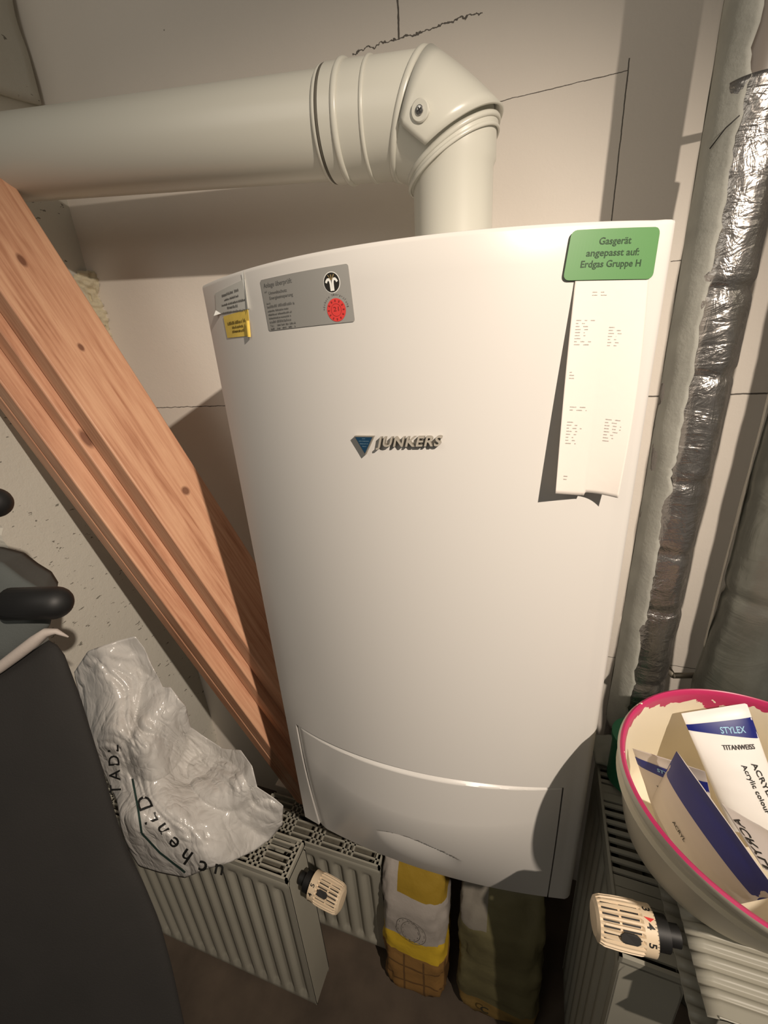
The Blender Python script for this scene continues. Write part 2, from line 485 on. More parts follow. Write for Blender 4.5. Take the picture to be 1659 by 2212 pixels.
for i in range(12):
    a = 2*math.pi*i/12
    for r0, r1, w in ((.0062, .0078, .0005),):
        c, s = math.cos(a), math.sin(a)
        g.add([fn(cx2+r0*c-w*s, cy2+r0*s+w*c, 0, .001), fn(cx2+r1*c-w*s, cy2+r1*s+w*c, 0, .001), fn(cx2+r1*c+w*s, cy2+r1*s-w*c, 0, .001), fn(cx2+r0*c+w*s, cy2+r0*s-w*c, 0, .001)], [(0, 1, 2, 3)])
text_on(g, '21', lambda a, b_, w: fn(a, b_, 0, .001), cx2-.0026, cy2-.0008, .0048, wid=.0052)
n_ = 30
for rr in (.0046,):
    for i in range(n_):
        a0, a1 = 2*math.pi*i/n_, 2*math.pi*(i+1)/n_
        g.add([fn(cx2+q*math.cos(a), cy2+q*math.sin(a), 0, .0009) for q, a in ((rr, a0), (rr+.0003, a0), (rr+.0003, a1), (rr, a1))], [(0, 1, 2, 3)])
d6 = g.out('disc_print', plain('dark_red_print', (140, 40, 36), .5))
g = G()
for k, ch in enumerate('nächste Überprüfung'):
    a = math.radians(172-164*k/18); r_ = .0108
    vs, fs = text_mesh(ch)
    if not vs: continue
    c, s = math.cos(a), math.sin(a)
    g.add([fn(cx2+(r_+v.y*.0026)*c+(v.x-.3)*.0026*s, cy2+(r_+v.y*.0026)*s-(v.x-.3)*.0026*c, 0, .0008) for v in vs], fs)
d7 = g.out('curved_text', M_inkgrey)
for d in (d1, d2, d3, d4, d5, d6, d7): d.parent = ss
# white label and yellow label
ws, fn, wd, ht = sticker('sticker', ((-.190, .8375), (-.134, .8415), (-.1345, .8165), (-.196, .8185)), M_whitelabel, 'pale peeling label with grey print in the top left boiler corner', .001, cm=(0, 0, 1, 0))
g = G(); f2 = lambda a, b, w: fn(a, b, 0, .0007)
scribble(g, f2, .014, ht-.0065, .0026, 3, .02, .03, .002, .044); scribble(g, f2, .018, ht-.0103, .0020, 3, .006, .012, .001, .043)
scribble(g, f2, .012, ht-.0142, .0020, 3, .006, .012, .001, .052); scribble(g, f2, .022, ht-.0176, .0024, 3, .02, .03, .001, .040); scribble(g, f2, .012, ht-.0212, .0022, 3, .006, .012, .001, .050)
t = g.out('printed_text', M_inkgrey); t.parent = ws
g = G(); g.add([fn(0, .004, 0, .0012), fn(.010, .0, 0, .0008), fn(.0, -.0015, 0, .005)], [(0, 2, 1)]); t = g.out('peeled_corner', M_whiteprint); t.parent = ws; g = G()
g.add([fn(wd, .026, 0, .0006), fn(wd, -.001, 0, .003), fn(wd-.004, .024, 0, .0006), fn(wd-.002, .001, 0, .0007)], [(0, 2, 3, 1)])
t = g.out('peeled_corner', M_whiteprint); t.parent = ws
ys_, fn, wd, ht = sticker('sticker', ((-.182, .8150), (-.1365, .8165), (-.139, .7935), (-.1815, .7945)), M_yellow, 'small yellow sticker with dark print just below the pale label', .001)
g = G(); f2 = lambda a, b, w: fn(a, b, 0, .0007)
scribble(g, f2, .006, ht-.0095, .0032, 3, .012, .016, .0015, .040); scribble(g, f2, .014, ht-.0132, .0026, 3, .02, .03, .001, .034); scribble(g, f2, .013, ht-.0168, .0026, 3, .02, .03, .001, .036)
t = g.out('printed_text', plain('brown_ink', (92, 76, 30), .6)); t.parent = ys_
g = G(); g.grid(lambda u, v: fn(wd-.005+u*.006, v*ht*.62-.001, 0, .0012+.0022*math.sin(u*3.1)), 4, 8)
t = g.out('curled_edge', M_yellow, smooth=True); t.parent = ys_
# metal badge
badge = empty('brand_badge', (0.012, -.383, .695)); tag(badge, 'raised metal lettering badge with a blue triangle in the middle of the boiler front', 'badge')
def bf(x, z, w): return Vector((x, ysf(x, z)-w, z))
g = G()
vs, fs = text_mesh('JUNKERS', shear=.25, bold=.02, extrude=.5, space=1.12)
x0 = min(v.x for v in vs); x1 = max(v.x for v in vs); y1 = max(v.y for v in vs); y0 = min(v.y for v in vs)
g.add([bf(-.0062+(v.x-x0)/(x1-x0)*.0590, .6895+(v.y-y0)/(y1-y0)*.0115, (v.z+.5)*.0045) for v in vs], fs)
t1 = g.out('letters', M_badge); t1.data.materials.append(plain('lit_badge_face', (200, 192, 178), .35, .4))  # letter fronts: paler copy of the badge metal, lit look put into colour
for p_ in t1.data.polygons:
    if abs(p_.normal.y) > .7: p_.material_index = 1
tri = [(-.0265, .7015), (-.0075, .7015), (-.0170, .6845)]
g = G(); g.add([bf(x, z, 0) for x, z in tri]+[bf(x, z, .0045) for x, z in tri], [(0, 1, 4, 3), (1, 2, 5, 4), (2, 0, 3, 5), (3, 4, 5)])
t2 = g.out('triangle_block', M_badge)
c = Vector((-.0170, .6960)); g = G(); g.add([bf(c.x+(x-c.x)*.88, c.y+(z-c.y)*.88, .0048) for x, z in tri], [(0, 1, 2)])
t3 = g.out('blue_face', M_blueenamel); t3.parent = t2
g = G()
for zz, hw in ((.6995, .0014), (.6972, .0050), (.6948, .0040), (.6925, .0018)):
    scribble(g, lambda a, b_, w: bf(a, b_, .0050), -.017-hw, zz-.0004, .0009, 3, .002, .004, .0004, -.017+hw)
t4 = g.out('tiny_lettering', plain('pale_blue_print', (110, 140, 160), .5)); t4.parent = t2
adopt(badge, t1, t2)
# receipt paper hanging from under the sticker
def paper():
    g = G()
    L0, L1 = (1243, 600), (1200, 1066); R0, R1 = (1402, 598), (1335, 1076)
    def P(u, v):
        bow = 9*math.sin(math.pi*v)
        a = Vector(L0).lerp(Vector(L1), v); b_ = Vector(R0).lerp(Vector(R1), v)
        b_.x += bow; a.x -= 2*math.sin(math.pi*v)
        p = a.lerp(b_, u); p.y += (7*math.sin(math.pi*u)*-1*v if u > .45 else 0)
        if u < .42: prof = 1.0-.62*(u/.42)
        else: prof = .38+.72*((u-.42)/.58)**1.7
        h = .0010+.0185*v**1.15*prof
        return surf(p.x, p.y, h)
    g.grid(P, 40, 60)
    o = g.out('receipt', M_paper, smooth=True); tag(o, 'long curled strip of thermal receipt paper hanging from under the green sticker', 'paper')
    md = o.modifiers.new('s', 'SOLIDIFY'); md.thickness = .00012; md.offset = 0
    q = G()
    def fn2(a, b_, w):
        v0 = P(a, 1-b_); v1 = P(min(1, a+.01), 1-b_); v2 = P(a, max(0, 1-b_-.01)); nn = (v1-v0).cross(v2-v0)
        if nn.y > 0: nn = -nn
        return v0+nn.normalized()*.0003
    for blk, n_r, xa, xb in ((.93, 2, .25, .45), (.80, 9, .07, .34), (.765, 7, .52, .72), (.56, 3, .05, .12), (.40, 2, .10, .42), (.33, 8, .08, .32), (.34, 8, .62, .86), (.08, 2, .10, .22)):
        for r_ in range(n_r):
            scribble(q, fn2, xa, blk-.014*r_, .0055, 3, .03, .09, .05, xa+(xb-xa)*random.uniform(.4, 1.0))
    t = q.out('printed_text', M_print); t.parent = o
paper()

# ---------------------------------------------------------------- flue
flue = empty('flue_elbow', (.02, -.12, .85)); tag(flue, 'white inspection elbow rising from the boiler top and turning left', 'flue pipe')
M1 = Vector((-.027, -.1225, 1.0235)); M2 = Vector((.020, -.12, .984))
dax = Vector((-.75, -.036, .068)).normalized()
def ringpts(c, nrm_, axis, R, n=64):
    """ellipse = intersection of cylinder (axis) radius R with plane (nrm_) through c"""
    axis = axis.normalized(); u = axis.cross(Vector((0, 1, 0))).normalized(); v = axis.cross(u)
    out = []
    for i in range(n):
        a = 2*math.pi*i/n; q = (u*math.cos(a)+v*math.sin(a))*R
        out.append(c+q-axis*(q.dot(nrm_)/axis.dot(nrm_)))
    return out
def loft(g, rings, mi=0):
    n = len(rings[0]); vs = [p for r in rings for p in r]
    g.add(vs, [(j*n+i, j*n+(i+1) % n, (j+1)*n+(i+1) % n, (j+1)*n+i) for j in range(len(rings)-1) for i in range(n)], mi)
n1 = (-dax+(M2-M1).normalized()).normalized(); mid = (M2-M1).normalized(); n2 = (mid+Vector((0, 0, -1))).normalized()
RS = .0565
S0 = M1+dax*.097
g = G()
r_a = ringpts(S0, dax, dax, RS); r_a0 = ringpts(S0, dax, dax, RS-.004)
r_b = ringpts(M1, n1, dax, RS); RV = .0520; r_c = ringpts(M2, n2, Vector((0, 0, 1)), RV)
# match rings by starting angle
def match(r, ref):
    k = min(range(len(r)), key=lambda i: sum((r[(i+j) % len(r)]-ref[j]).length for j in range(0, 64, 8)))
    a = r[k:]+r[:k]; rr = r[::-1]; k2 = min(range(len(rr)), key=lambda i: sum((rr[(i+j) % len(r)]-ref[j]).length for j in range(0, 64, 8)))
    b_ = rr[k2:]+rr[:k2]
    return a if sum((x-y).length for x, y in zip(a, ref)) < sum((x-y).length for x, y in zip(b_, ref)) else b_
r_c = match(r_c, r_b); r_d = match(ringpts(Vector((.020, -.12, .966)), Vector((0, 0, 1)), Vector((0, 0, 1)), RS), r_c)
low = [Vector((p.x, p.y, p.z-.009)) for p in r_c]
loft(g, [r_a0, r_a, r_b, r_c, low, [Vector(((p.x-.02)*.915+.02, (p.y+.12)*.915-.12, p.z-.0005)) for p in low], [Vector(((p.x-.02)*.9+.02, (p.y+.12)*.9-.12, p.z+.02)) for p in low]])
body = g.out('elbow_body', M_flue, weld=True, auto=40)
def bead(name, ring, r, c=None, scale=1.0):
    c = sum(ring, Vector())/len(ring)
    pts = [c+(p-c)*scale for p in ring]; g = G(); n = len(pts); m = 10; vs = []
    for i, p in enumerate(pts):
        t = (pts[(i+1) % n]-pts[i-1]).normalized(); rad = (p-c).normalized(); b_ = t.cross(rad)
        for k in range(m):
            a = 2*math.pi*k/m; vs.append(p+(rad*math.cos(a)+b_*math.sin(a)*1.4)*r)
    g.add(vs, [(i*m+k, i*m+(k+1) % m, ((i+1) % n)*m+(k+1) % m, ((i+1) % n)*m+k) for i in range(n) for k in range(m)])
    return g.out(name, M_flue, smooth=True)
beads = [bead('bead', r_b, .0030), bead('bead', ringpts(M1+dax*.078, dax, dax, RS), .0028), bead('bead', ringpts(M1+dax*.046, dax, dax, RS), .0018),
         bead('bead', r_c, .0022), bead('bead', low, .0016)]
seal = bead('seal', ringpts(S0+dax*.002, dax, dax, RS-.003), .0026); seal.data.materials.clear(); seal.data.materials.append(plain('grey_rubber_seal', (92, 88, 78), .7))
beads.append(bead('collar', ringpts(S0+dax*.006, dax, dax, RS-.003), .0022))
# inspection cover: shell over the middle segment
def cover():
    g = G(); n = 40
    axis = mid; outw = Vector((.68, 0, .73)).normalized(); fr = Vector((0, -1, 0))
    rings = []
    a0, a1 = math.radians(-78), math.radians(196)
    def rp(c, nn, ax, R, a):
        q = (outw*math.cos(a)+fr*math.sin(a))*R; q = q-axis*q.dot(axis); q = q.normalized()*R
        return c+q-axis*(q.dot(nn)/axis.dot(nn))
    vs = []; fs = []
    A0, A1 = math.radians(-95), math.radians(108)
    for i in range(n+1):
        a = A0+(A1-A0)*i/n
        s0 = M1+mid*.006; s1 = M2-mid*.004
        p0 = rp(s0, n1, axis, RS+.0030, a); p1 = rp(s1, n2, axis, RS+.0022, a)
        # flattened crown on the outside: squeeze
        q0 = p0.lerp(p1, .0); q1 = p0.lerp(p1, 1.0)
        k = 6
        for j in range(k+1):
            t = j/k; p = q0.lerp(q1, t)
            vs.append(p + (p-(s0.lerp(s1, t))).normalized()*.0022*math.sin(math.pi*t))
    k = 6
    for i in range(n):
        for j in range(k):
            a = i*(k+1)+j; fs.append((a, a+1, a+k+2, a+k+1))
    g.add(vs, fs); o = g.out('inspection_cover', M_flue, smooth=True)
    md = o.modifiers.new('s', 'SOLIDIFY'); md.thickness = .0025; md.offset = -1
    return o
cov = cover()
# screw boss on the front
bc = Vector((-.003, -.1885, 1.003)); bn = Vector((-.1, -1, -.15)).normalized()
g = G(); g.tube([bc-bn*.020, bc-bn*.001, bc], [.0100, .0098, .0088], 32); boss = g.out('screw_boss', M_flue, auto=35)
g = G(); g.tube([bc-bn*.001, bc+bn*.0012, bc+bn*.0018], [.0042, .0042, .0030], 24); screw = g.out('screw', M_chrome, auto=35)
g = G()
uu = bn.cross(Vector((0, 0, 1))).normalized(); vv_ = bn.cross(uu)
for a in (0.4, 0.4+math.pi/2):
    d = uu*math.cos(a)+vv_*math.sin(a); e = bn.cross(d)*.0006; p = bc+bn*.0021
    g.add([p-d*.0026-e, p+d*.0026-e, p+d*.0026+e, p-d*.0026+e], [(0, 1, 2, 3)])
slot = g.out('cross_slot', M_dark); slot.parent = screw
g = G(); g.tube([(.02, -.12, .8505), (.02, -.12, .966), (.02, -.12, .972), (.02, -.12, 1.0)], [.0475, .0475, .0503, .0503], 64); vp = g.out('outlet_pipe', M_flue, auto=40)
adopt(flue, body, *beads, seal, cov, boss, screw, vp)
g = G(); g.tube([S0-dax*.004, S0+dax*.95], .0520, 72)
dct = g.out('flue_duct', M_flue, auto=40); tag(dct, 'long white round flue duct running left from the elbow into the side wall', 'flue pipe')

# ---------------------------------------------------------------- insulated pipes (right)
def foil_mat(name, base, rough, metal, sc, st):
    m = Mt(name, lin(base), rough, metal)
    v = m.coord('Object', scale=(1, 1, .55)); v2 = m.coord('Object', scale=(1, 1, 2.6))
    n1_ = m.noise(v, sc, 5, .65, 1.2); n2_ = m.noise(v2, sc*.5, 3, .6, 2.0)
    vor = m.new('ShaderNodeTexVoronoi', feature='DISTANCE_TO_EDGE'); vor.inputs['Scale'].default_value = sc*.55; m.link(v, vor.inputs['Vector'])
    h = m.math('ADD', m.math('ADD', n1_, n2_), m.math('MULTIPLY', vor.outputs['Distance'], .8))
    m.bump(h, st, .004)
    m.color(m.ramp(n1_, [(.3, tuple(x*.75 for x in lin(base)[:3])+(1,)), (.75, lin(base))]))
    return m.m
M_foil = foil_mat('crinkled_aluminium_foil', (176, 172, 168), .27, .92, 34, .6)
M_foil2 = foil_mat('dull_aluminium_foil', (150, 152, 144), .42, .7, 16, .3)
M_tape = plain('matte_fibre_facing', (160, 160, 152), .8, nscale=220, nstr=.5, var=.12, vscale=26)
M_tapeedge = plain('dark_grey_edge', (92, 90, 82), .9, nscale=160, nstr=.8, var=.3, vscale=60)  # darker grey for the strip along the left of the seam
M_pvc = plain('grey_plastic_pipe', (120, 112, 104), .4)
def foil_sleeve(name, p0, p1, r, mat, seed, amp=.0022, nr=72, nl=300, flare=None, joints=()):
    p0 = Vector(p0); p1 = Vector(p1); ax = (p1-p0); L = ax.length; ax.normalize()
    u = ax.cross(Vector((0, 1, 0))).normalized(); v = ax.cross(u)
    vs = []; fs = []
    for j in range(nl+1):
        t = j/nl; 
        for i in range(nr):
            a = 2*math.pi*i/nr; q = Vector((math.cos(a)*1.5, math.sin(a)*1.5, t*L*18+seed))
            rr = r+amp*noise.noise(q)*1.2+amp*.6*noise.ridged_multi_fractal(Vector((q.x*2, q.y*2, q.z*1.6)), 1, 2, 2, 1, 2)*.5
            for jt in joints: rr -= .0035*math.exp(-((t*L-jt)/.006)**2)
            if flare: rr += flare(t*L)
            vs.append(p0+ax*(t*L)+(u*math.cos(a)+v*math.sin(a))*rr)
    for j in range(nl):
        for i in range(nr): fs.append((j*nr+i, j*nr+(i+1) % nr, (j+1)*nr+(i+1) % nr, (j+1)*nr+i))
    fs.append(tuple(range(nr-1, -1, -1))); fs.append(tuple(nl*nr+i for i in range(nr)))
    return G().add(vs, fs).out(name, mat, smooth=True)
def strip(name, p0, p1, r, a0, a1, mat, seed, jit, n=10, nl=260):
    """a facing strip bent round the pipe between two angles (angle 0 = +x, 90 = -y)"""
    p0 = Vector(p0); p1 = Vector(p1); g = G()
    def P(s, t):
        j = jit*(noise.noise(Vector((t*60, seed, 0)))+.6*noise.noise(Vector((t*200, seed, 3))))
        a = math.radians(a0+(a1-a0)*s+(j*s))
        rr = r+.0012*noise.noise(Vector((s*3, t*25, seed)))
        return p0.lerp(p1, t)+Vector((math.cos(a), -math.sin(a), 0))*rr
    g.grid(P, n, nl); o = g.out(name, mat, smooth=True)
    md = o.modifiers.new('s', 'SOLIDIFY'); md.thickness = .0014; md.offset = 0
    return o
p1r = empty('insulated_pipe', (.31, -.12, ZF)); tag(p1r, 'foil-wrapped vertical heating pipe with a matte grey seam strip, nearest the boiler', 'pipe')
A0 = (.310, -.121, ZF); A1 = (.3175, -.100, .99); AT = (.3215, -.0895, 1.5)
def lp(a, b, z): t = (z-a[2])/(b[2]-a[2]); return Vector(a).lerp(Vector(b), t)
s1 = foil_sleeve('foil_sleeve', A0, lp(A0, A1, .992), .0345, M_foil, 3.0, joints=(.40, .72, .8, .93, 1.02, 1.12, 1.25, 1.34))
g = G(); g.tube([lp(A0, A1, .98), lp(A0, A1, 1.6)], .031, 40); s2 = g.out('bare_pipe', M_pvc, auto=40)
s3 = strip('seam_strip', lp(A0, A1, .16), lp(A0, A1, 1.6), .0358, 192, 116, M_tape, 4.0, 7)
s4 = strip('strip_edge', lp(A0, A1, .16), lp(A0, A1, 1.6), .0362, 212, 193, M_tapeedge, 8.0, 3)
g = G(); 
for z_, a in ((.955, 150),):
    c0 = lp(A0, A1, z_); g.tube([c0+Vector((-.034, -.020, -.012)), c0+Vector((-.026, -.030, 0)), c0+Vector((-.018, -.036, .006))], .0006, 8)
s5 = g.out('binding_wire', M_dark, smooth=True)
adopt(p1r, s1, s2, s3, s4, s5)
p2r = empty('insulated_pipe', (.425, -.13, ZF)); tag(p2r, 'duller foil-wrapped vertical pipe at the right edge of the picture', 'pipe')
s1 = foil_sleeve('foil_sleeve', (.421, -.13, ZF), (.427, -.13, 1.7), .0365, M_foil2, 31.0, amp=.0018, flare=lambda d: .007*max(0, 1-abs(d-.80)/.12), joints=(.62, .97))
s3 = strip('seam_strip', (.421, -.13, .34), (.427, -.13, 1.6), .0385, 205, 188, plain('foil_edge', (205, 200, 188), .6), 14.0, 3)
adopt(p2r, s1, s3)
p3 = foil_sleeve('insulated_pipe', (.515, -.115, ZF), (.515, -.115, 1.7), .036, M_foil2, 61.0, amp=.0018); tag(p3, 'rightmost insulated pipe, only its dark left flank in the frame', 'pipe')
# steel pipe brackets whose screws go into the wall
g = G(); g.tube([(.352, WY, .245), (.362, -.1, .262)], .0045, 12); g.tube([(.40, -.09, .262), (.362, -.1, .262)], .0045, 12)
o = g.out('pipe_bracket', plain('bracket_steel', (130, 124, 112), .5, .6), smooth=True); tag(o, 'thin metal wall bracket between the two foil-wrapped pipes', 'bracket')
g = G(); g.tube([(.33, WY, 1.0), (.335, -.07, 1.03)], .004, 12)
o = g.out('pipe_bracket', bpy.data.materials['bracket_steel'], smooth=True); tag(o, 'thin rod fixing the nearest foil pipe to the wall above the boiler', 'bracket')
g = G(); g.tube([(.245, -.02, .25), (.262, -.06, .20), (.250, -.11, .17), (.247, -.13, .10), (.247, -.13, -.1)], .004, 10)
o = g.out('cable', M_black, smooth=True); tag(o, 'black cable curving down beside the boiler and the nearest foil pipe', 'cable')

# ---------------------------------------------------------------- planks
def wood_mat(name, seed, knots=()):
    m = Mt(name, (1, 1, 1, 1), .48, spec=.35)
    v = m.coord('Object', scale=(1.0, 9, 9), loc=(seed, seed*.7, 0)); n_ = m.noise(v, 6, 5, .6, .6)
    v2 = m.coord('Object', scale=(.7, 40, 40), loc=(seed*2, 0, 0)); n2_ = m.noise(v2, 5, 4, .6, .3)
    f = m.math('ADD', m.math('MULTIPLY', n_, .55), m.math('MULTIPLY', n2_, .45))
    c = m.ramp(f, [(.34, lin((170, 116, 86))), (.47, lin((204, 152, 120))), (.60, lin((220, 172, 138))), (.7, lin((196, 140, 108)))])
    if knots:
        co = m.coord('Object'); sp = m.new('ShaderNodeSeparateXYZ'); m.link(co, sp.inputs[0])
        tot = None
        for kx, ky, kr, kl in knots:
            dx = m.math('DIVIDE', m.math('SUBTRACT', sp.outputs['X'], kx), kl); dy = m.math('DIVIDE', m.math('SUBTRACT', sp.outputs['Y'], ky), kr)
            d = m.math('SQRT', m.math('ADD', m.math('MULTIPLY', dx, dx), m.math('MULTIPLY', dy, dy)))
            k = m.math('MULTIPLY', m.math('SUBTRACT', 1.0, d), 2.2, clamp=True)
            tot = k if tot is None else m.math('MAXIMUM', tot, k)
        c = m.mix(m.math('MULTIPLY', tot, .8), c, lin((96, 52, 34)))
    m.color(c); m.bump(f, .12, .001); return m.m
PD = Vector((.372, .079, -.925)).normalized()
NE = on(216, 939, 1, -.25); FE = on(320, 850, 1, -.150)
NE_ = NE+PD*((.70-NE.z)/PD.z); FE_ = FE+PD*((.70-FE.z)/PD.z)
wv = FE_-NE_; wv = wv-PD*wv.dot(PD); BW = wv.length; wv.normalize()
nv = PD.cross(wv).normalized()
if nv.x < 0: nv = -nv
def plank(nm, e0, width, thick, z_top, z_bot, label, seed, knots=()):
    """e0: point on near top edge at any height"""
    a = e0+PD*((z_top-e0.z)/PD.z); b_ = e0+PD*((z_bot-e0.z)/PD.z); L = (b_-a).length
    M = Matrix((PD, wv, nv)).transposed().to_4x4(); M.translation = a
    g = G(); g.box((0, 0, -thick), (L, width, 0)); o = g.out(nm, wood_mat('pine_%d' % int(seed), seed, knots), bevel=.0028, seg=3)
    o.matrix_world = M; tag(o, label, 'plank', 'pine planks leaning in the corner'); return o
# find edge offsets so each board's near edge falls where the photo shows it
def edge_at(pxx, depth_along_n):
    """board top surface is depth_along_n below board one's; shift toward camera until its near edge projects to pixel (pxx,939)"""
    r = ray(pxx, 939)
    # plane: (P-NE).nv = -depth
    t = (-(depth_along_n)-(CAMC-NE).dot(nv))/r.dot(nv)
    return CAMC+r*t
def depth_for(pxx, e, ):
    """thickness so that the bottom near edge of a board with near top edge e projects to pxx at y=939"""
    lo_, hi = .002, .08
    for _ in range(40):
        md_ = (lo_+hi)/2; q = e-nv*md_; d = None
        # slide along PD until py=939
        a = q
        for _k in range(8):
            v = a-CAMC; c = Vector((rx.dot(v), ry.dot(v), rz.dot(v))); py = CY+F*c.y/c.z
            a2 = a+PD*.01; v = a2-CAMC; c2 = Vector((rx.dot(v), ry.dot(v), rz.dot(v))); py2 = CY+F*c2.y/c2.z
            a = a+PD*(.01*(939-py)/(py2-py))
        v = a-CAMC; c = Vector((rx.dot(v), ry.dot(v), rz.dot(v))); px_ = CX+F*c.x/c.z
        if px_ > pxx: lo_ = md_
        else: hi = md_
    return lo_
e1 = NE; t1_ = depth_for(186, e1)
e2 = edge_at(159, t1_+.0030); t2_ = depth_for(135, e2)
e3 = edge_at(84, t1_+t2_+.0060); t3_ = depth_for(62, e3)
e4 = edge_at(60, t1_+t2_+t3_+.0085)
ZB = -.190
def kn(px_, py_, z=None):
    r = ray(px_, py_); t = ((NE-CAMC).dot(nv))/r.dot(nv); P = CAMC+r*t
    a = e1+PD*((1.03-e1.z)/PD.z); return (P-a).dot(PD), (P-a).dot(wv)
ks = []
for (a, b_, r_, l_) in ((47, 562, .006, .012), (175, 750, .005, .008), (401, 1060, .0085, .010), (512, 1492, .004, .008)):
    u_, w_ = kn(a, b_); ks.append((u_, w_, r_, l_))
plank('plank', e1, BW, t1_, 1.03, ZB, 'topmost pine plank, its broad knotty face lit, leaning in the left corner', 1, ks)
plank('plank', e2, BW, t2_, 1.00, ZB+.004, 'second pine plank, only its narrow edge showing under the topmost plank', 2, [(.36, .012, .008, .02)])
plank('plank', e3, BW, t3_, .97, ZB, 'third pine plank, lit edge lying under the second plank', 3)
plank('plank', e4, BW*.9, .034, 0.86, ZB+.002, 'lowest and thickest plank, in shade at the back of the leaning stack', 4)
g = G(); bx0 = e4+PD*((ZB-.015-e4.z)/PD.z)
g.box((-.42, -.148, ZF), (-.16, .02, ZB-.016)); o = g.out('concrete_block', M_wallback, bevel=.003); tag(o, 'pale offcut block under the plank ends, behind the small radiator', 'block')

# ---------------------------------------------------------------- radiators
def radiator(name, L, H, T, M, label, slots=True, endgrille=True, rib=.0333):
    """local: x along length 0..L, y 0 (front)..T, z 0..H"""
    root = empty(name); tag(root, label, 'radiator', None)
    MG = .03 if endgrille else .008
    def panel(y_front, sgn, nm):
        g = G(); nx = int(L/rib*12) if rib > .02 else int(L/rib*10); nz = 44
        def P(u, v):
            x = u*L; z = .012+v*(H-.030)
            ph = (x/rib) % 1.0
            edge = min(1, max(0, (x-.012)/.004))*min(1, max(0, (L-.012-x)/.004))
            wdt = abs(ph-.5)*2
            gr = max(0, min(1, (wdt-.28)/.34))
            zz = min(z-MG, H-.018-MG-z); fz = min(1, max(0, zz/.012))
            d = min(.0075, rib*.28)*gr*fz*edge
            ed = .004*max(0, 1-min(v, 1-v)*60)
            return Vector((x, y_front+sgn*(d+ed), z))
        g.grid(P, nx, nz)
        o = g.out(nm, M_rad, smooth=True); md = o.modifiers.new('s', 'SOLIDIFY'); md.thickness = .0016; md.offset = 0
        return o
    parts = [panel(.003, 1, 'front_panel'), panel(T-.003, -1, 'back_panel')]
    for x0, x1 in ((0, .0015), (L-.0015, L)):
        g = G(); g.box((x0, .0015, .02), (x1, T-.0015, H-.012)); 
        parts.append(g.out('side_cover', M_rad, bevel=.0007))
    # convector / dusty inside
    g = G(); g.box((.02, T*.30, .05), (L-.02, T*.70, H-.035)); parts.append(g.out('convector', M_radin))
    # top grille
    g = G(); z0, z1 = H-.010, H-.0065
    g.box((0, 0, H-.016), (L, .0035, H-.004)); g.box((0, T-.0035, H-.016), (L, T, H-.004))
    g.box((0, 0, H-.016), (.004, T, H-.004)); g.box((L-.004, 0, H-.016), (L, T, H-.004))
    if slots:
        nb = 5
        for i in range(1, nb+1):
            y = T*i/(nb+1); g.box((.004, y-.0016, z0), (L-.004, y+.0016, z1))
        x = L-.012
        k = 0
        while x > .02:
            g.box((x-.0018, .002, z0), (x+.0018, T-.002, z1)); x -= (.052, .011, .011)[k % 3]; k += 1
    else:
        x = .006
        while x < L-.006:
            if .050 < x < .080 or x > .175: g.box((x-.0065, .002, z0), (x+.0065, T-.002, z1))
            else: g.box((x-.0028, .002, z0), (x+.0028, T-.002, z1))
            x += .0125
    gr = g.out('top_grille', M_rad)
    parts.append(gr)
    for q in parts: q.parent = root
    root.matrix_world = M
    return root
def place(loc, ang=0): return Matrix.Translation(loc) @ Matrix.Rotation(ang, 4, 'Z')
R1 = radiator('panel_radiator', .66, .454, .066, place((-.895, -.372, ZF)), 'ribbed white panel radiator standing under the crumpled plastic bag')
R2 = radiator('panel_radiator', .30, .328, .080, place((-.415, -.245, ZF)), 'smaller dim panel radiator standing behind the bag radiator, under the boiler corner')
R3 = radiator('panel_radiator', .26, .666, .066, Matrix.Translation((.257, -.163, ZF)) @ Matrix.Rotation(-math.pi/2-.03, 4, 'Z'), 'tall shaded radiator standing end-on between boiler and paint bucket', slots=False)
# flat lying one carrying the bucket: local z (height) -> +y, local front(-y) -> up
MF = Matrix.Translation((.288, -.483, .252)) @ Matrix.Rotation(-math.pi/2, 4, 'X') @ Matrix.Rotation(math.pi/2, 4, 'Z')
def flat_rad():
    # columns: local x -> world y ; local y -> world -z ; local z -> world x
    M = Matrix(((0, 0, 1, .291), (1, 0, 0, -.477), (0, -1, 0, .203), (0, 0, 0, 1)))
    return radiator('panel_radiator', .245, .62, .066, M, 'ribbed radiator lying flat under the paint bucket at the lower right', slots=True, endgrille=False, rib=.0125)
R4 = flat_rad()

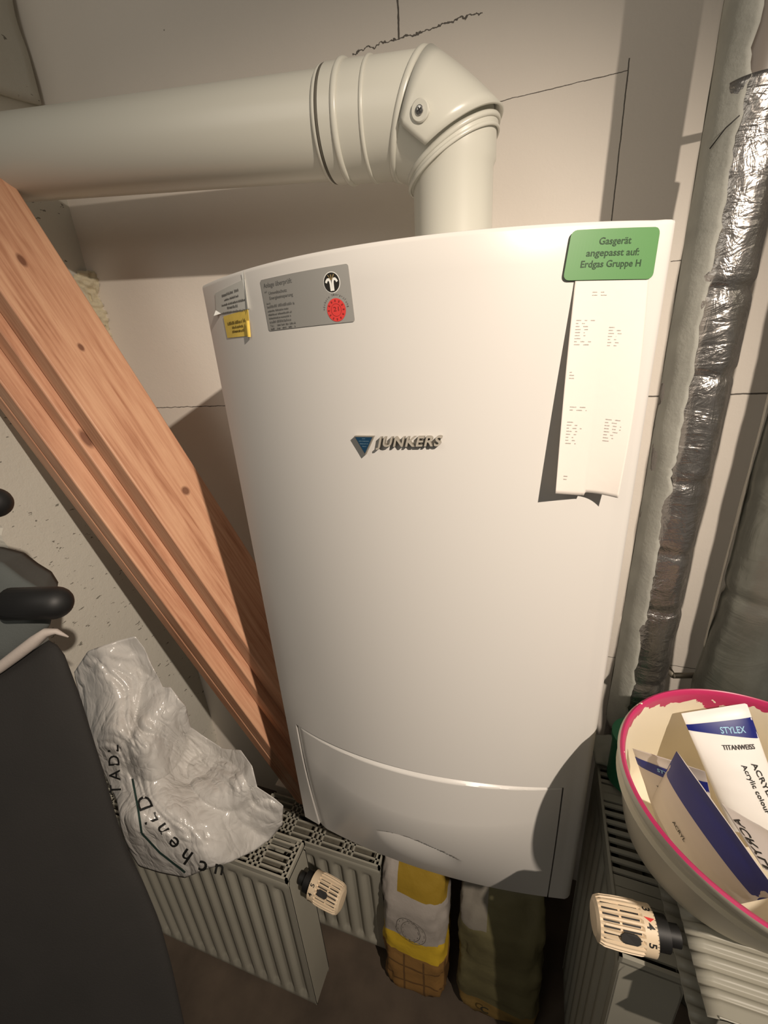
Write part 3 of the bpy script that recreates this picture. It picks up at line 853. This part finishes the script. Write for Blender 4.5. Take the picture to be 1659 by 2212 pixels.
def at_depth(px_, py_, dep): return CAMC+ray(px_, py_)*dep
def thermostat(name, base, ax, scale, label, twist, nums, up=Vector((0, 0, 1))):
    """thermostatic head: base point at the collar, axis direction ax"""
    root = empty(name); tag(root, label, 'thermostat')
    ax = ax.normalized(); u = (up-ax*up.dot(ax)).normalized(); v = ax.cross(u)
    M = Matrix((ax, u, v)).transposed().to_4x4(); M.translation = base
    s = scale
    g = G(); 
    g.tube([(-.030*s, 0, 0), (-.004*s, 0, 0)], .012*s, 20); g.tube([(-.016*s, 0, 0), (0, 0, 0)], [.019*s, .019*s], 24)
    col_ = g.out('collar', M_black, auto=35)
    g = G(); g.tube([(0, 0, 0), (.001*s, 0, 0), (.015*s, 0, 0)], [.0245*s, .026*s, .026*s], 48); ring = g.out('scale_ring', M_knob, auto=35)
    # gripped, slotted drum
    g = G(); N = 144
    prof = [(.015, .0262), (.018, .0270), (.030, .0272), (.045, .0268), (.060, .0258), (.066, .0235), (.069, .018), (.070, .0)]
    vs = []
    for x, r in prof:
        for i in range(N):
            ph = (i*24/N) % 1.0
            slot_ = (ph < .42) and (.017 < x < .066)
            rr = (r-.0035 if slot_ else r)
            a = 2*math.pi*i/N
            vs.append((x*s, rr*s*math.cos(a), rr*s*math.sin(a)))
    fs = [(j*N+i, j*N+(i+1) % N, (j+1)*N+(i+1) % N, (j+1)*N+i) for j in range(len(prof)-1) for i in range(N)]
    g.add(vs, fs)
    drum = g.out('grip_drum', M_knob)
    # dark slot fills
    g = G()
    for k in range(24):
        a0 = 2*math.pi*(k/24+.003); a1 = 2*math.pi*(k+.40)/24
        for x0, x1 in ((.019, .040), (.043, .062)):
            r = .0243 if x0 < .04 else .0236
            g.add([(x*s, r*s*math.cos(a), r*s*math.sin(a)) for x, a in ((x0, a0), (x1, a0), (x1, a1), (x0, a1))], [(0, 1, 2, 3)])
    sl = g.out('dark_slots', M_dark)
    # marker lozenge
    g = G(); aa = twist
    vs = [(x*s, .0282*s*math.cos(a), .0282*s*math.sin(a)) for x, a in ((.022, aa-.10), (.026, aa-.2), (.040, aa-.2), (.044, aa-.10), (.044, aa+.10), (.040, aa+.2), (.026, aa+.2), (.022, aa+.10))]
    g.add(vs, [tuple(range(8))]); mk = g.out('marker_window', M_dark)
    md = mk.modifiers.new('s', 'SOLIDIFY'); md.thickness = .0016*s; md.offset = 0
    # numbers round the ring
    g = G()
    for ch, a in nums:
        vs_, fs_ = text_mesh(ch, bold=.02)
        xm = (min(q.x for q in vs_)+max(q.x for q in vs_))/2
        pts = []
        for q in vs_:
            ang = a-(q.x-xm)*.0130/.0262; x = .0034+(.72-q.y)*.0120
            pts.append((x*s, .0264*s*math.cos(ang), .0264*s*math.sin(ang)))
        g.add(pts, fs_)
        for k in range(5):
            a2 = a+.13*(k-2); ln = .0030 if k == 2 else .0018
            g.add([(x*s, .0263*s*math.cos(b_), .0263*s*math.sin(b_)) for x, b_ in ((.0002, a2-.012), (ln, a2-.012), (ln, a2+.012), (.0002, a2+.012))], [(0, 1, 2, 3)])
    nb = g.out('scale_numbers', M_ink)
    objs = [col_, ring, drum]
    for o in objs: o.parent = root
    for o in (sl, mk): o.parent = drum
    nb.parent = ring
    root.matrix_world = M
    return root, ring, s
TH1, _, _ = thermostat('thermostatic_head', Vector((-.203, -.345, -.124)), Vector((1, -.10, -.06)), .88, 'cream thermostat head on the end of the bag radiator', .62,
                 [('5', .45), ('4', 1.05), ('3', 1.65)])
TH2, rg, s = thermostat('thermostatic_head', at_depth(1408, 2010, .430), Vector((-1, -.10, .02)), .80, 'cream thermostat head showing numbers 3 4 5, below the paint bucket', -.95,
                 [('3', .35), ('4', -.35), ('5', -1.05)])
g = G(); a = -.02; g.add([(x*s, .0265*s*math.cos(b_), .0265*s*math.sin(b_)) for x, b_ in ((.002, a-.02), (.014, a), (.0075, a-.17))], [(0, 1, 2)])
o = g.out('red_arrow', M_red); o.parent = rg

# ---------------------------------------------------------------- paint bucket and tubes
def bucket():
    root = empty('paint_bucket', (.358, -.320, .2035)); tag(root, 'round cream paint bucket with torn pink paint film around its rim', 'bucket')
    m = Mt('paint_smeared_plastic', lin((236, 226, 200)), .35)
    v = m.coord('Object'); sp = m.new('ShaderNodeSeparateXYZ'); m.link(v, sp.inputs[0])
    n_ = m.noise(v, 22, 3, .6, .6); n2_ = m.noise(m.coord('Object', scale=(1, 1, .35)), 60, 2, .5)
    band = m.math('MULTIPLY', m.math('SUBTRACT', sp.outputs['Z'], .132), 36, clamp=True)     # 0 below .138, 1 at rim
    msk = m.math('GREATER_THAN', m.math('ADD', band, m.math('ADD', m.math('MULTIPLY', n_, 2.6), m.math('MULTIPLY', n2_, .6))), 2.22)
    inner = m.math('GREATER_THAN', sp.outputs['Z'], .120)
    msk = m.math('MULTIPLY', msk, inner)
    m.color(m.mix(msk, lin((238, 228, 204)), lin((186, 46, 96)))); m.bump(msk, .5, .001)
    clean = plain('cream_plastic_outside', (214, 206, 186), .45, var=.06)
    n = 96; H = .166
    def rad(z): return .095+(.1275-.095)*(z/H)**.8
    def shift(z): return Vector((.002, -.057*(z/H), 0))
    def ring(z, r): return [Vector((r*math.cos(2*math.pi*i/n)*1.0, r*math.sin(2*math.pi*i/n), z))+shift(z) for i in range(n)]
    g = G()
    ro = [ring(z, rad(z)) for z in (0, .004, .03, .06, .09, .118)]
    ro += [ring(.119, rad(.118)+.005), ring(.126, rad(.126)+.0055), ring(.127, rad(.127)+.0005), ring(.150, rad(.15)), ring(.151, rad(.15)+.004), ring(.160, rad(.16)+.0045), ring(.165, rad(.166)+.002)]
    loft(g, [[Vector((0, 0, 0)) for _ in range(n)]]+ro)
    outer = g.out('outer_wall', clean, weld=True, auto=50)
    g = G(); ri = [ring(.165, rad(.166)+.002), ring(.1665, rad(.166)), ring(.165, rad(.166)-.0022), ring(.158, rad(.158)-.003)]
    ri += [ring(.158-.0135*k, rad(.158-.0135*k)-.0032) for k in range(1, 11)]
    ri += [ring(.006, .079), [Vector((0, 0, .006))+shift(0) for _ in range(n)]]
    loft(g, ri); inner_ = g.out('rim_and_inside', m.m, weld=True, auto=60)
    for o in (outer, inner_): o.parent = root
    return root
bk = bucket()
def tube_body(name, P0, P1, wvec, half, label, bandu, cols, texts, thick=.012, cap=True):
    """squeeze tube: crimp centre P0, cap end P1, wvec unit width direction; bandu = (u0,u1 left, u0,u1 right) of the blue band"""
    P0 = Vector(P0); P1 = Vector(P1); ax = (P1-P0); L = ax.length; ax.normalize(); wvec = Vector(wvec); wvec = (wvec-ax*wvec.dot(ax)).normalized(); nn = ax.cross(wvec)
    if nn.dot(CAMC-P0) < 0: nn = -nn
    def thk(u): return .0006+thick*math.sin(min(1, max(0, (u-.05))/.9)*math.pi/2)**.8
    def hw(u): return half*(1-.16*u)
    def front(a, u, o=0):   # a -1..1
        t = thk(u); return P0+ax*(u*L)+wvec*(a*hw(u))+nn*(t*math.sqrt(max(0, 1-a*a))+o)
    N = 28; nu = 40; vs = []
    for j in range(nu+1):
        u = j/nu; t = thk(u)
        for i in range(N):
            a = 2*math.pi*i/N; wr = .0006*noise.noise(Vector((u*9, i*.4, L*100)))
            vs.append(P0+ax*(u*L)+wvec*(math.cos(a)*hw(u))+nn*(math.sin(a)*t+wr))
    fs = [(j*N+i, j*N+(i+1) % N, (j+1)*N+(i+1) % N, (j+1)*N+i) for j in range(nu) for i in range(N)]
    fs += [tuple(range(N)), tuple(nu*N+i for i in range(N-1, -1, -1))]
    root = empty(name, P0); tag(root, label, 'paint tube', 'paint tubes in the bucket')
    body_ = G().add(vs, fs).out('tube_body', cols[0], weld=True, auto=50); adopt(root, body_)
    if cap:
        g = G(); g.tube([P1, P1+ax*.004, P1+ax*.005, P1+ax*.020], [.012, .009, .0085, .0085], 24); cp = g.out('screw_cap', M_whiteprint, auto=40); adopt(root, cp)
    g = G(); u0l, u1l, u0r, u1r = bandu
    g.grid(lambda s_, t_: front(-1+2*s_, (u0l+(u0r-u0l)*s_)*(1-t_)+t_*(u1l+(u1r-u1l)*s_), .0004), 20, 6)
    bd = g.out('blue_band', cols[1], smooth=True); adopt(root, bd)
    g = G()
    for tx in texts:
        s_, a0, u0, size, rot, wid = tx[:6]
        c, sn = math.cos(rot), math.sin(rot)
        def f(x_, y_, w_):
            X = x_*c-y_*sn; Y = x_*sn+y_*c
            return front(max(-.98, min(.98, a0+X/half)), u0-Y/L, .0008)
        tgt = g if len(tx) < 7 else None
        gg = g if tgt else G()
        text_on(gg, s_, f, 0, 0, size, wid=wid, bold=.015)
        if len(tx) == 7: adopt(root, gg.out('band_lettering', tx[6]))
    if g.v: adopt(root, g.out('printed_text', M_ink))
    return root
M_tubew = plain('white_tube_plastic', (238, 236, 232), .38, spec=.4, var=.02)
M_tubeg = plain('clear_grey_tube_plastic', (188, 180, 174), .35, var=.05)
M_bluep = plain('deep_blue_print', (18, 32, 116), .35)
M_paleblue = plain('pale_blue_lettering', (150, 200, 230), .5)
PI = math.pi
tube_body('paint_tube', on(1541, 1530, 2, 0.350), on(1640, 1785, 2, 0.247), (1, .02, .0), .0350,
          'upright white tube with a blue band, standing against the back of the bucket', (.10, .15, .12, .30), (M_tubew, M_bluep),
          [('STYLEX', -.10, .205, .0095, -.12, .026, M_paleblue), ('TITANWEISS', -.25, .335, .0072, -.12, .034), ('ACRYLFARBE', .40, .47, .0085, -PI/2+.12, .062), ('Acrylic colour', .08, .47, .0075, -PI/2+.12, .050)])
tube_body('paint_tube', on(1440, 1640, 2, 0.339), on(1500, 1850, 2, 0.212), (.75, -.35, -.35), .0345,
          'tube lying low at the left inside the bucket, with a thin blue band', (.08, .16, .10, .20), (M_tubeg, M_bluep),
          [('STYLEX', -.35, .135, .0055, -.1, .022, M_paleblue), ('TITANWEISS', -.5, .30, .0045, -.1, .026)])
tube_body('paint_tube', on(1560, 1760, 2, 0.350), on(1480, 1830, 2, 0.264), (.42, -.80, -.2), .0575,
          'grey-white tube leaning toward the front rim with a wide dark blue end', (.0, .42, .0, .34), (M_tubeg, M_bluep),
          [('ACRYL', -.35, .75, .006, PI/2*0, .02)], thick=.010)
tube_body('paint_tube', on(1600, 1800, 2, 0.327), on(1760, 1900, 2, 0.275), (.35, -.8, -.1), .030,
          'tube at the right edge of the bucket with large black lettering', (.95, .98, .95, .98), (M_tubeg, M_bluep),
          [('ACRYLFARBE', -.55, .10, .012, 0.0, .08)], cap=False)
# green tin half hidden behind the bucket and grey sheet on the tall radiator
g = G(); g.tube([(.300, -.199, .1375), (.300, -.199, .215), (.300, -.199, .2155), (.300, -.199, .224)], [.032, .032, .0345, .0345], 40)
o = g.out('small_tin', plain('green_lacquer', (44, 120, 84), .4), auto=40); tag(o, 'small green tin half hidden behind the left of the paint bucket', 'tin')
g = G()
def cl(u, v):
    x = .252+u*.050; y = -.140-v*.050; return Vector((x, y, .142+.012*math.sin(u*3.1)*(1-v)+.004*noise.noise(Vector((u*4, v*4, 0)))))
g.grid(cl, 16, 16); o = g.out('folded_sheet', plain('grey_plastic_sheet', (150, 150, 140), .5), smooth=True); md = o.modifiers.new('s', 'SOLIDIFY'); md.thickness = .002
tag(o, 'folded grey plastic sheet on the back of the tall radiator', 'sheet')

# ---------------------------------------------------------------- sacks below the boiler
def sack(name, x0, x1, y0, y1, H, mat, seed, label, lean=.03):
    g = G(); n = 40; nz = 40; vs = []
    cx0 = (x0+x1)/2; cy0 = (y0+y1)/2; hx = (x1-x0)/2; hy = (y1-y0)/2
    for j in range(nz+1):
        v = j/nz; z = ZF+v*H
        pin = 1-.75*max(0, (v-.72)/.28)**1.6; fx = 1-.10*max(0, (v-.8)/.2)
        bot = 1-.25*max(0, (.08-v)/.08)
        for i in range(n):
            a = 2*PI*i/n; c, s_ = math.cos(a), math.sin(a)
            ex = 2/4.5; X = math.copysign(abs(c)**ex, c); Y = math.copysign(abs(s_)**ex, s_)
            nz_ = .006*noise.noise(Vector((X*3+seed, Y*3, v*7)))+.003*noise.noise(Vector((X*9+seed, Y*9, v*22)))
            vs.append(Vector((cx0+X*(hx*fx*bot+nz_), cy0+Y*(hy*pin*bot+nz_)+lean*v, z)))
    fs = [(j*n+i, j*n+(i+1) % n, (j+1)*n+(i+1) % n, (j+1)*n+i) for j in range(nz) for i in range(n)]
    fs += [tuple(range(n-1, -1, -1)), tuple(nz*n+i for i in range(n))]
    g.add(vs, fs); o = g.out(name, mat, smooth=True); tag(o, label, 'sack'); return o
def sack_mat1():
    m = Mt('printed_paper_sack', (1, 1, 1, 1), .6); v = m.coord('Object'); sp = m.new('ShaderNodeSeparateXYZ'); m.link(v, sp.inputs[0])
    x, z = sp.outputs['X'], sp.outputs['Z']; nz_ = m.noise(v, 9, 3)
    z2 = m.math('ADD', z, m.math('MULTIPLY', m.math('SUBTRACT', nz_, .5), .012))
    def rng(p, a, b_): return m.math('MULTIPLY', m.math('GREATER_THAN', p, a), m.math('LESS_THAN', p, b_))
    c = m.mix(rng(z2, -.345, -.10), lin((150, 112, 62)), lin((168, 160, 152)))
    c = m.mix(rng(z2, -.395, -.345), c, lin((214, 178, 48)))
    up = m.math('MULTIPLY', rng(x, -.075, .03), rng(z2, -.235, -.05)); c = m.mix(up, c, lin((150, 122, 36)))
    # grid print
    gx = m.math('LESS_THAN', m.math('ABSOLUTE', m.math('SUBTRACT', m.math('FRACT', m.math('MULTIPLY', x, 24)), .5)), .05)
    gz = m.math('LESS_THAN', m.math('ABSOLUTE', m.math('SUBTRACT', m.math('FRACT', m.math('MULTIPLY', z2, 22)), .5)), .05)
    gl = m.math('MULTIPLY', m.math('MAXIMUM', gx, gz), m.math('LESS_THAN', z2, -.40)); c = m.mix(m.math('MULTIPLY', gl, .6), c, lin((70, 50, 34)))
    m.color(c); m.bump(m.noise(v, 40, 4), .5, .003); return m.m
def sack_mat2():
    m = Mt('olive_paper_sack', (1, 1, 1, 1), .6); v = m.coord('Object'); sp = m.new('ShaderNodeSeparateXYZ'); m.link(v, sp.inputs[0])
    n_ = m.noise(v, 8, 4); c = m.ramp(n_, [(.3, lin((92, 86, 58))), (.7, lin((124, 118, 84)))])
    x, z = sp.outputs['X'], sp.outputs['Z']
    lf = m.math('MULTIPLY', m.math('LESS_THAN', x, .10), m.math('GREATER_THAN', z, -.27)); c = m.mix(m.math('MULTIPLY', lf, .6), c, lin((140, 134, 132)))
    bt = m.math('LESS_THAN', z, -.47); c = m.mix(m.math('MULTIPLY', bt, .5), c, lin((160, 120, 50)))
    m.color(c); m.bump(m.noise(v, 30, 4), .5, .003); return m.m
sk1 = sack('cement_sack', -.110, .022, -.295, -.205, .36, sack_mat1(), 2.0, 'white and yellow paper sack standing beneath the boiler, beside the radiators')
g = G()
for rr_ in (.030, .026):
    for i in range(40):
        a0, a1 = 2*PI*i/40, 2*PI*(i+1)/40
        if rr_ == .026 and i % 3: continue
        g.add([Vector((-.035+(q*math.cos(a))*.8, -.2995+.030*((z_+.5)), z_)) for q, a in ((rr_, a0), (rr_+.0016, a0), (rr_+.0016, a1), (rr_, a1)) for z_ in [-.285+q*math.sin(a)*1.1]], [(0, 1, 2, 3)])
o = g.out('round_print', plain('faint_print', (112, 106, 98), .7)); o.parent = sk1
sk2 = sack('cement_sack', .045, .205, -.285, -.195, .345, sack_mat2(), 9.0, 'olive green sack standing beneath the boiler, right of the yellow-banded sack')
g = G(); text_on(g, 'C', lambda a, b_, w: Vector((.095+a, -.292, -.475+b_)), 0, 0, .030, wid=.016, bold=.03)
o = g.out('printed_text', plain('faint_dark_print', (60, 56, 40), .7)); o.parent = sk2; g = G()
text_on(g, 'KG', lambda a, b_, w: Vector((.145+a, -.292, -.495+b_)), 0, 0, .022, wid=.024, bold=.03)
o = g.out('printed_text', bpy.data.materials['faint_dark_print']); o.parent = sk2

# ---------------------------------------------------------------- crumpled plastic bag
def lerp_poly(poly, n):
    P = [Vector(p) for p in poly]; L = [0]
    for a, b_ in zip(P, P[1:]+P[:1]): L.append(L[-1]+(b_-a).length)
    out = []
    for k in range(n):
        s_ = L[-1]*k/n
        i = max(j for j in range(len(P)) if L[j] <= s_)
        t = (s_-L[i])/(L[i+1]-L[i]); out.append(P[i].lerp(P[(i+1) % len(P)], t))
    return out
def plastic_mat():
    m = Mt('thin_white_plastic', lin((200, 197, 192)), .21, spec=.5)
    v = m.coord('Object'); v2 = m.coord('Object', scale=(1, 1, .4), rot=(.4, .5, .3))
    wn = m.new('ShaderNodeTexNoise'); wn.inputs['Scale'].default_value = 9; wn.inputs['Detail'].default_value = 3; m.link(v, wn.inputs['Vector'])
    mx = m.new('ShaderNodeVectorMath', operation='MULTIPLY_ADD'); m.link(wn.outputs['Color'], mx.inputs[0]); mx.inputs[1].default_value = (.09, .09, .09); m.link(v2, mx.inputs[2])
    tot = None
    for sc_, wgt in ((13, 1.0), (32, .38), (80, .12)):
        vo = m.new('ShaderNodeTexVoronoi', feature='DISTANCE_TO_EDGE'); vo.inputs['Scale'].default_value = sc_; m.link(mx.outputs[0], vo.inputs['Vector'])
        t_ = m.math('MULTIPLY', m.math('MINIMUM', vo.outputs['Distance'], .22), wgt*4); tot = t_ if tot is None else m.math('ADD', tot, t_)
    m.bump(tot, .6, .0045); return m.m
M_bag = plastic_mat()
def bag():
    outline = [(160, 1452), (190, 1406), (250, 1385), (292, 1374), (312, 1400), (330, 1440), (352, 1484), (368, 1484), (402, 1526), (412, 1570), (440, 1590), (482, 1617), (520, 1620), (545, 1655), (556, 1700),
               (590, 1722), (612, 1740), (610, 1782), (585, 1812), (555, 1835), (500, 1862), (440, 1880), (400, 1897), (345, 1886), (300, 1872), (276, 1835), (262, 1790), (252, 1730), (225, 1670), (196, 1612), (190, 1560), (172, 1505)]
    pts = [(160, 1452, -.345), (330, 1400, -.30), (250, 1640, -.40), (400, 1890, -.440), (610, 1760, -.335), (270, 1800, -.452), (450, 1600, -.300), (330, 1880, -.448)]
    def ydep(px_, py_):
        s_ = w = 0
        for a, b_, y in pts:
            d = 1/((a-px_)**2+(b_-py_)**2+900)**1.25; s_ += d*y; w += d
        return s_/w
    NR = 64; NA = 260
    rim = lerp_poly(outline, NA)
    ctr = Vector((372, 1668))
    def folds(p):
        q = Vector((p.x*.011, p.y*.011, 0))
        wv1 = Vector((noise.noise(q*.9+Vector((0, 0, 7))), noise.noise(q*.9+Vector((5, 0, 7))), 0))
        q = q+wv1*1.1
        # folds run from the upper left to the lower right
        ca, sa = math.cos(math.radians(52)), math.sin(math.radians(52))
        al, ac = q.x*ca+q.y*sa, -q.x*sa+q.y*ca
        def crease(fa, fc, z): return 1-min(1, abs(noise.noise(Vector((al*fa, ac*fc, z))))*2.6)
        c1 = crease(.45, 1.15, 0.3); c2 = crease(.9, 2.3, 4.1); c3 = crease(2.2, 4.6, 8.8)
        low = noise.noise(Vector((al*.5, ac*.9, 3)))
        L = 0
        for cx_, cy_, sx_, sy_, ang, h in ((235, 1520, 62, 130, .25, 30), (345, 1590, 62, 100, .3, 25), (470, 1690, 75, 50, .7, 24), (575, 1765, 36, 38, 0, 24), (385, 1525, 26, 50, .4, 14), (228, 1650, 30, 100, -.3, 12)):
            dx, dy = p.x-cx_, p.y-cy_; c, s_ = math.cos(ang), math.sin(ang); X = (dx*c+dy*s_)/sx_; Y = (-dx*s_+dy*c)/sy_
            d_ = X*X+Y*Y
            if d_ < 1: L = max(L, h*(1-d_)**.6)
        calm = max(0, min(1, ((p.y-1700)-(p.x-300)*.75)/70))
        k = 1-.8*calm
        return (L*(1-.5*calm) - k*(11*c1**2+6*c2**2+2.5*c3**2) + 9*low)*.001
    vs = []; fs = []
    def place_pt(p, extra):
        y = ydep(p.x, p.y); P = on(p.x, p.y, 1, y)
        d = (CAMC-P).normalized(); return P+d*extra*0.9
    for j in range(NR+1):
        t = j/NR
        for i in range(NA):
            jag = rim[i]
            if t == 0: p = ctr.copy()
            else: p = ctr.lerp(jag, t)
            e = folds(p)
            edge = math.sqrt(max(0, 1-t**6))
            vs.append(place_pt(p, e*edge+.010*edge-.0))
    for j in range(NR):
        for i in range(NA):
            fs.append((j*NA+i, j*NA+(i+1) % NA, (j+1)*NA+(i+1) % NA, (j+1)*NA+i))
    # back side: bulges away
    b0 = len(vs)
    for j in range(NR-1, -1, -4):
        t = j/NR
        for i in range(NA):
            p = ctr.lerp(rim[i], t); edge = math.sqrt(max(0, 1-t**4)); vs.append(place_pt(p, -.028*edge))
    rows = [NR*NA]+[b0+k*NA for k in range(len(range(NR-1, -1, -4)))]
    for a, b_ in zip(rows[:-1], rows[1:]):
        for i in range(NA): fs.append((a+i, a+(i+1) % NA, b_+(i+1) % NA, b_+i))
    o = G().add(vs, fs).out('plastic_bag', M_bag, smooth=True)
    tag(o, 'crumpled white plastic carrier bag with black lettering lying on the ribbed radiator', 'bag')
    # printing follows the surface
    def onbag(px_, py_, w=.0012):
        p = Vector((px_, py_)); return place_pt(p, folds(p)+.010+w)
    g = G()
    def word(s_, pts_, size, flipv=1):
        nonlocal g
        """letters along a polyline in bag coordinates"""
        P = [Vector(q) for q in pts_]; L = [0]
        for a, b_ in zip(P, P[1:]): L.append(L[-1]+(b_-a).length)
        n_ = len(s_)
        for k, ch in enumerate(s_):
            if ch == ' ': continue
            sd = L[-1]*(k+.15)/n_; i = max(j for j in range(len(P)-1) if L[j] <= sd); t = (sd-L[i])/(L[i+1]-L[i])
            o_ = P[i].lerp(P[i+1], t); T = (P[i+1]-P[i]).normalized(); Nn = Vector((T.y, -T.x))
            v_, f_ = text_mesh(ch, bold=.01)
            g.add([onbag(*(o_+T*(q.x*size)+Nn*(q.y*size))) for q in v_], f_)
    word('uchen', [(500, 1868), (448, 1858), (400, 1830), (372, 1795), (352, 1765)][::-1] and [(352, 1770), (375, 1812), (410, 1845), (455, 1868), (505, 1878)][::-1] and [(492, 1872), (445, 1862), (402, 1832), (372, 1800), (350, 1768)], 46)
    t_ = g.out('lettering', M_ink); t_.parent = o; g = G()
    word('LD', [(345, 1778), (322, 1720)], 44)
    t_ = g.out('lettering', M_ink); t_.parent = o; g = G()
    word('TADL', [(262, 1720), (255, 1600)], 34)
    g2 = G()
    def line(pts_, w):
        P = lerp = [Vector(q) for q in pts_]
        for a, b_ in zip(P[:-1], P[1:]):
            T = (b_-a).normalized(); Nn = Vector((-T.y, T.x))*w; m_ = 8
            for k in range(m_):
                p, q = a.lerp(b_, k/m_), a.lerp(b_, (k+1)/m_)
                g2.add([onbag(*(p-Nn)), onbag(*(q-Nn)), onbag(*(q+Nn)), onbag(*(p+Nn))], [(0, 1, 2, 3)])
    line([(286, 1682), (298, 1745), (306, 1800), (345, 1842), (400, 1885)], 2.4)
    t_ = g.out('lettering', M_ink); t_.parent = o
    t2_ = g2.out('printed_line', plain('dark_green_print', (40, 62, 56), .6)); t2_.parent = o
bag()

# ---------------------------------------------------------------- dark fabric bag in the near left corner
M_cloth = plain('charcoal_fabric', (34, 32, 30), .9, nscale=500, nstr=.4, var=.12, vscale=14)
M_cloth2 = plain('slate_grey_fabric', (78, 82, 80), .85, nscale=400, nstr=.3, var=.1, vscale=10)
M_strip = plain('pale_piping', (172, 162, 154), .7, nscale=200, nstr=.3)
trolley = empty('dark_travel_bag', (-.42, -.52, ZF)); tag(trolley, 'large charcoal fabric bag with black grips and a pale strip, near left corner', 'bag')
def at(px_, py_, dep):
    return CAMC+ray(px_, py_)*dep
def slab(name, outl, dep, thick, mat, puff, away=Vector((-.35, .45, -.05)), n=160, sm=True):
    rim = lerp_poly(outl, n); c = sum(rim, Vector((0, 0)))/n; K = 14; vs = []; fs = []
    for j in range(K+1):
        t = math.sin(j/K*PI/2)
        for i in range(n):
            p = c.lerp(rim[i], t); d = dep(p.x, p.y) if callable(dep) else dep
            q = at(p.x, p.y, d); vs.append(q+(CAMC-q).normalized()*puff*math.sqrt(max(0, 1-t**4)))
    m = len(vs)
    for j in range(1, 5):
        for i in range(n):
            p = c.lerp(rim[i], 1-.06*j); d = dep(p.x, p.y) if callable(dep) else dep
            vs.append(at(p.x, p.y, d)+away.normalized()*thick*j/4)
    rows = [j*n for j in range(K+5)]
    for a, b_ in zip(rows[:-1], rows[1:]):
        for i in range(n): fs.append((a+i, a+(i+1) % n, b_+(i+1) % n, b_+i))
    fs.append(tuple(rows[-1]+i for i in range(n)))
    return G().add(vs, fs).out(name, mat, smooth=sm)
bo = slab('body', [(-260, 1560), (-100, 1490), (0, 1448), (60, 1412), (112, 1378), (140, 1415), (172, 1500), (200, 1590), (222, 1660), (250, 1760), (275, 1840), (310, 1905), (345, 1990), (372, 2090), (398, 2210), (420, 2420), (300, 2900), (-200, 3200), (-500, 2600), (-420, 1900)],
          lambda x, y: .47+.00002*(y-1400), .10, M_cloth, .03)
ho = slab('hood', [(-200, 1180), (-60, 1196), (8, 1214), (52, 1248), (96, 1275), (118, 1310), (108, 1352), (70, 1390), (20, 1425), (-60, 1460), (-220, 1480)], .49, .08, M_cloth2, .02)
g = G(); pts = [at(-60, 1480, .462), at(0, 1442, .460), at(40, 1412, .458), at(75, 1385, .456), at(100, 1366, .456), at(122, 1364, .458), at(148, 1376, .460)]
g.tube(pts, [.0055, .0060, .0065, .0065, .0050, .0030, .0008], 12); st = g.out('pale_strip', M_strip, smooth=True)
def grip(a, b_, r):
    a = Vector(a); b_ = Vector(b_); t = (b_-a).normalized(); g = G(); P = [a]; Rr = [r]
    for k in range(7):
        an = k/6*PI/2; P.append(b_+t*r*math.sin(an)); Rr.append(max(.0005, r*math.cos(an)))
    g.tube(P, Rr, 24); return g.out('grip', M_black, smooth=True)
g1 = grip(at(20, 1305, .46), at(118, 1302, .46), .0178); g2_ = grip(at(-80, 1080, .46), at(-12, 1086, .46), .0165)
adopt(trolley, bo, ho, st, g1, g2_)
bpy.context.view_layer.update()
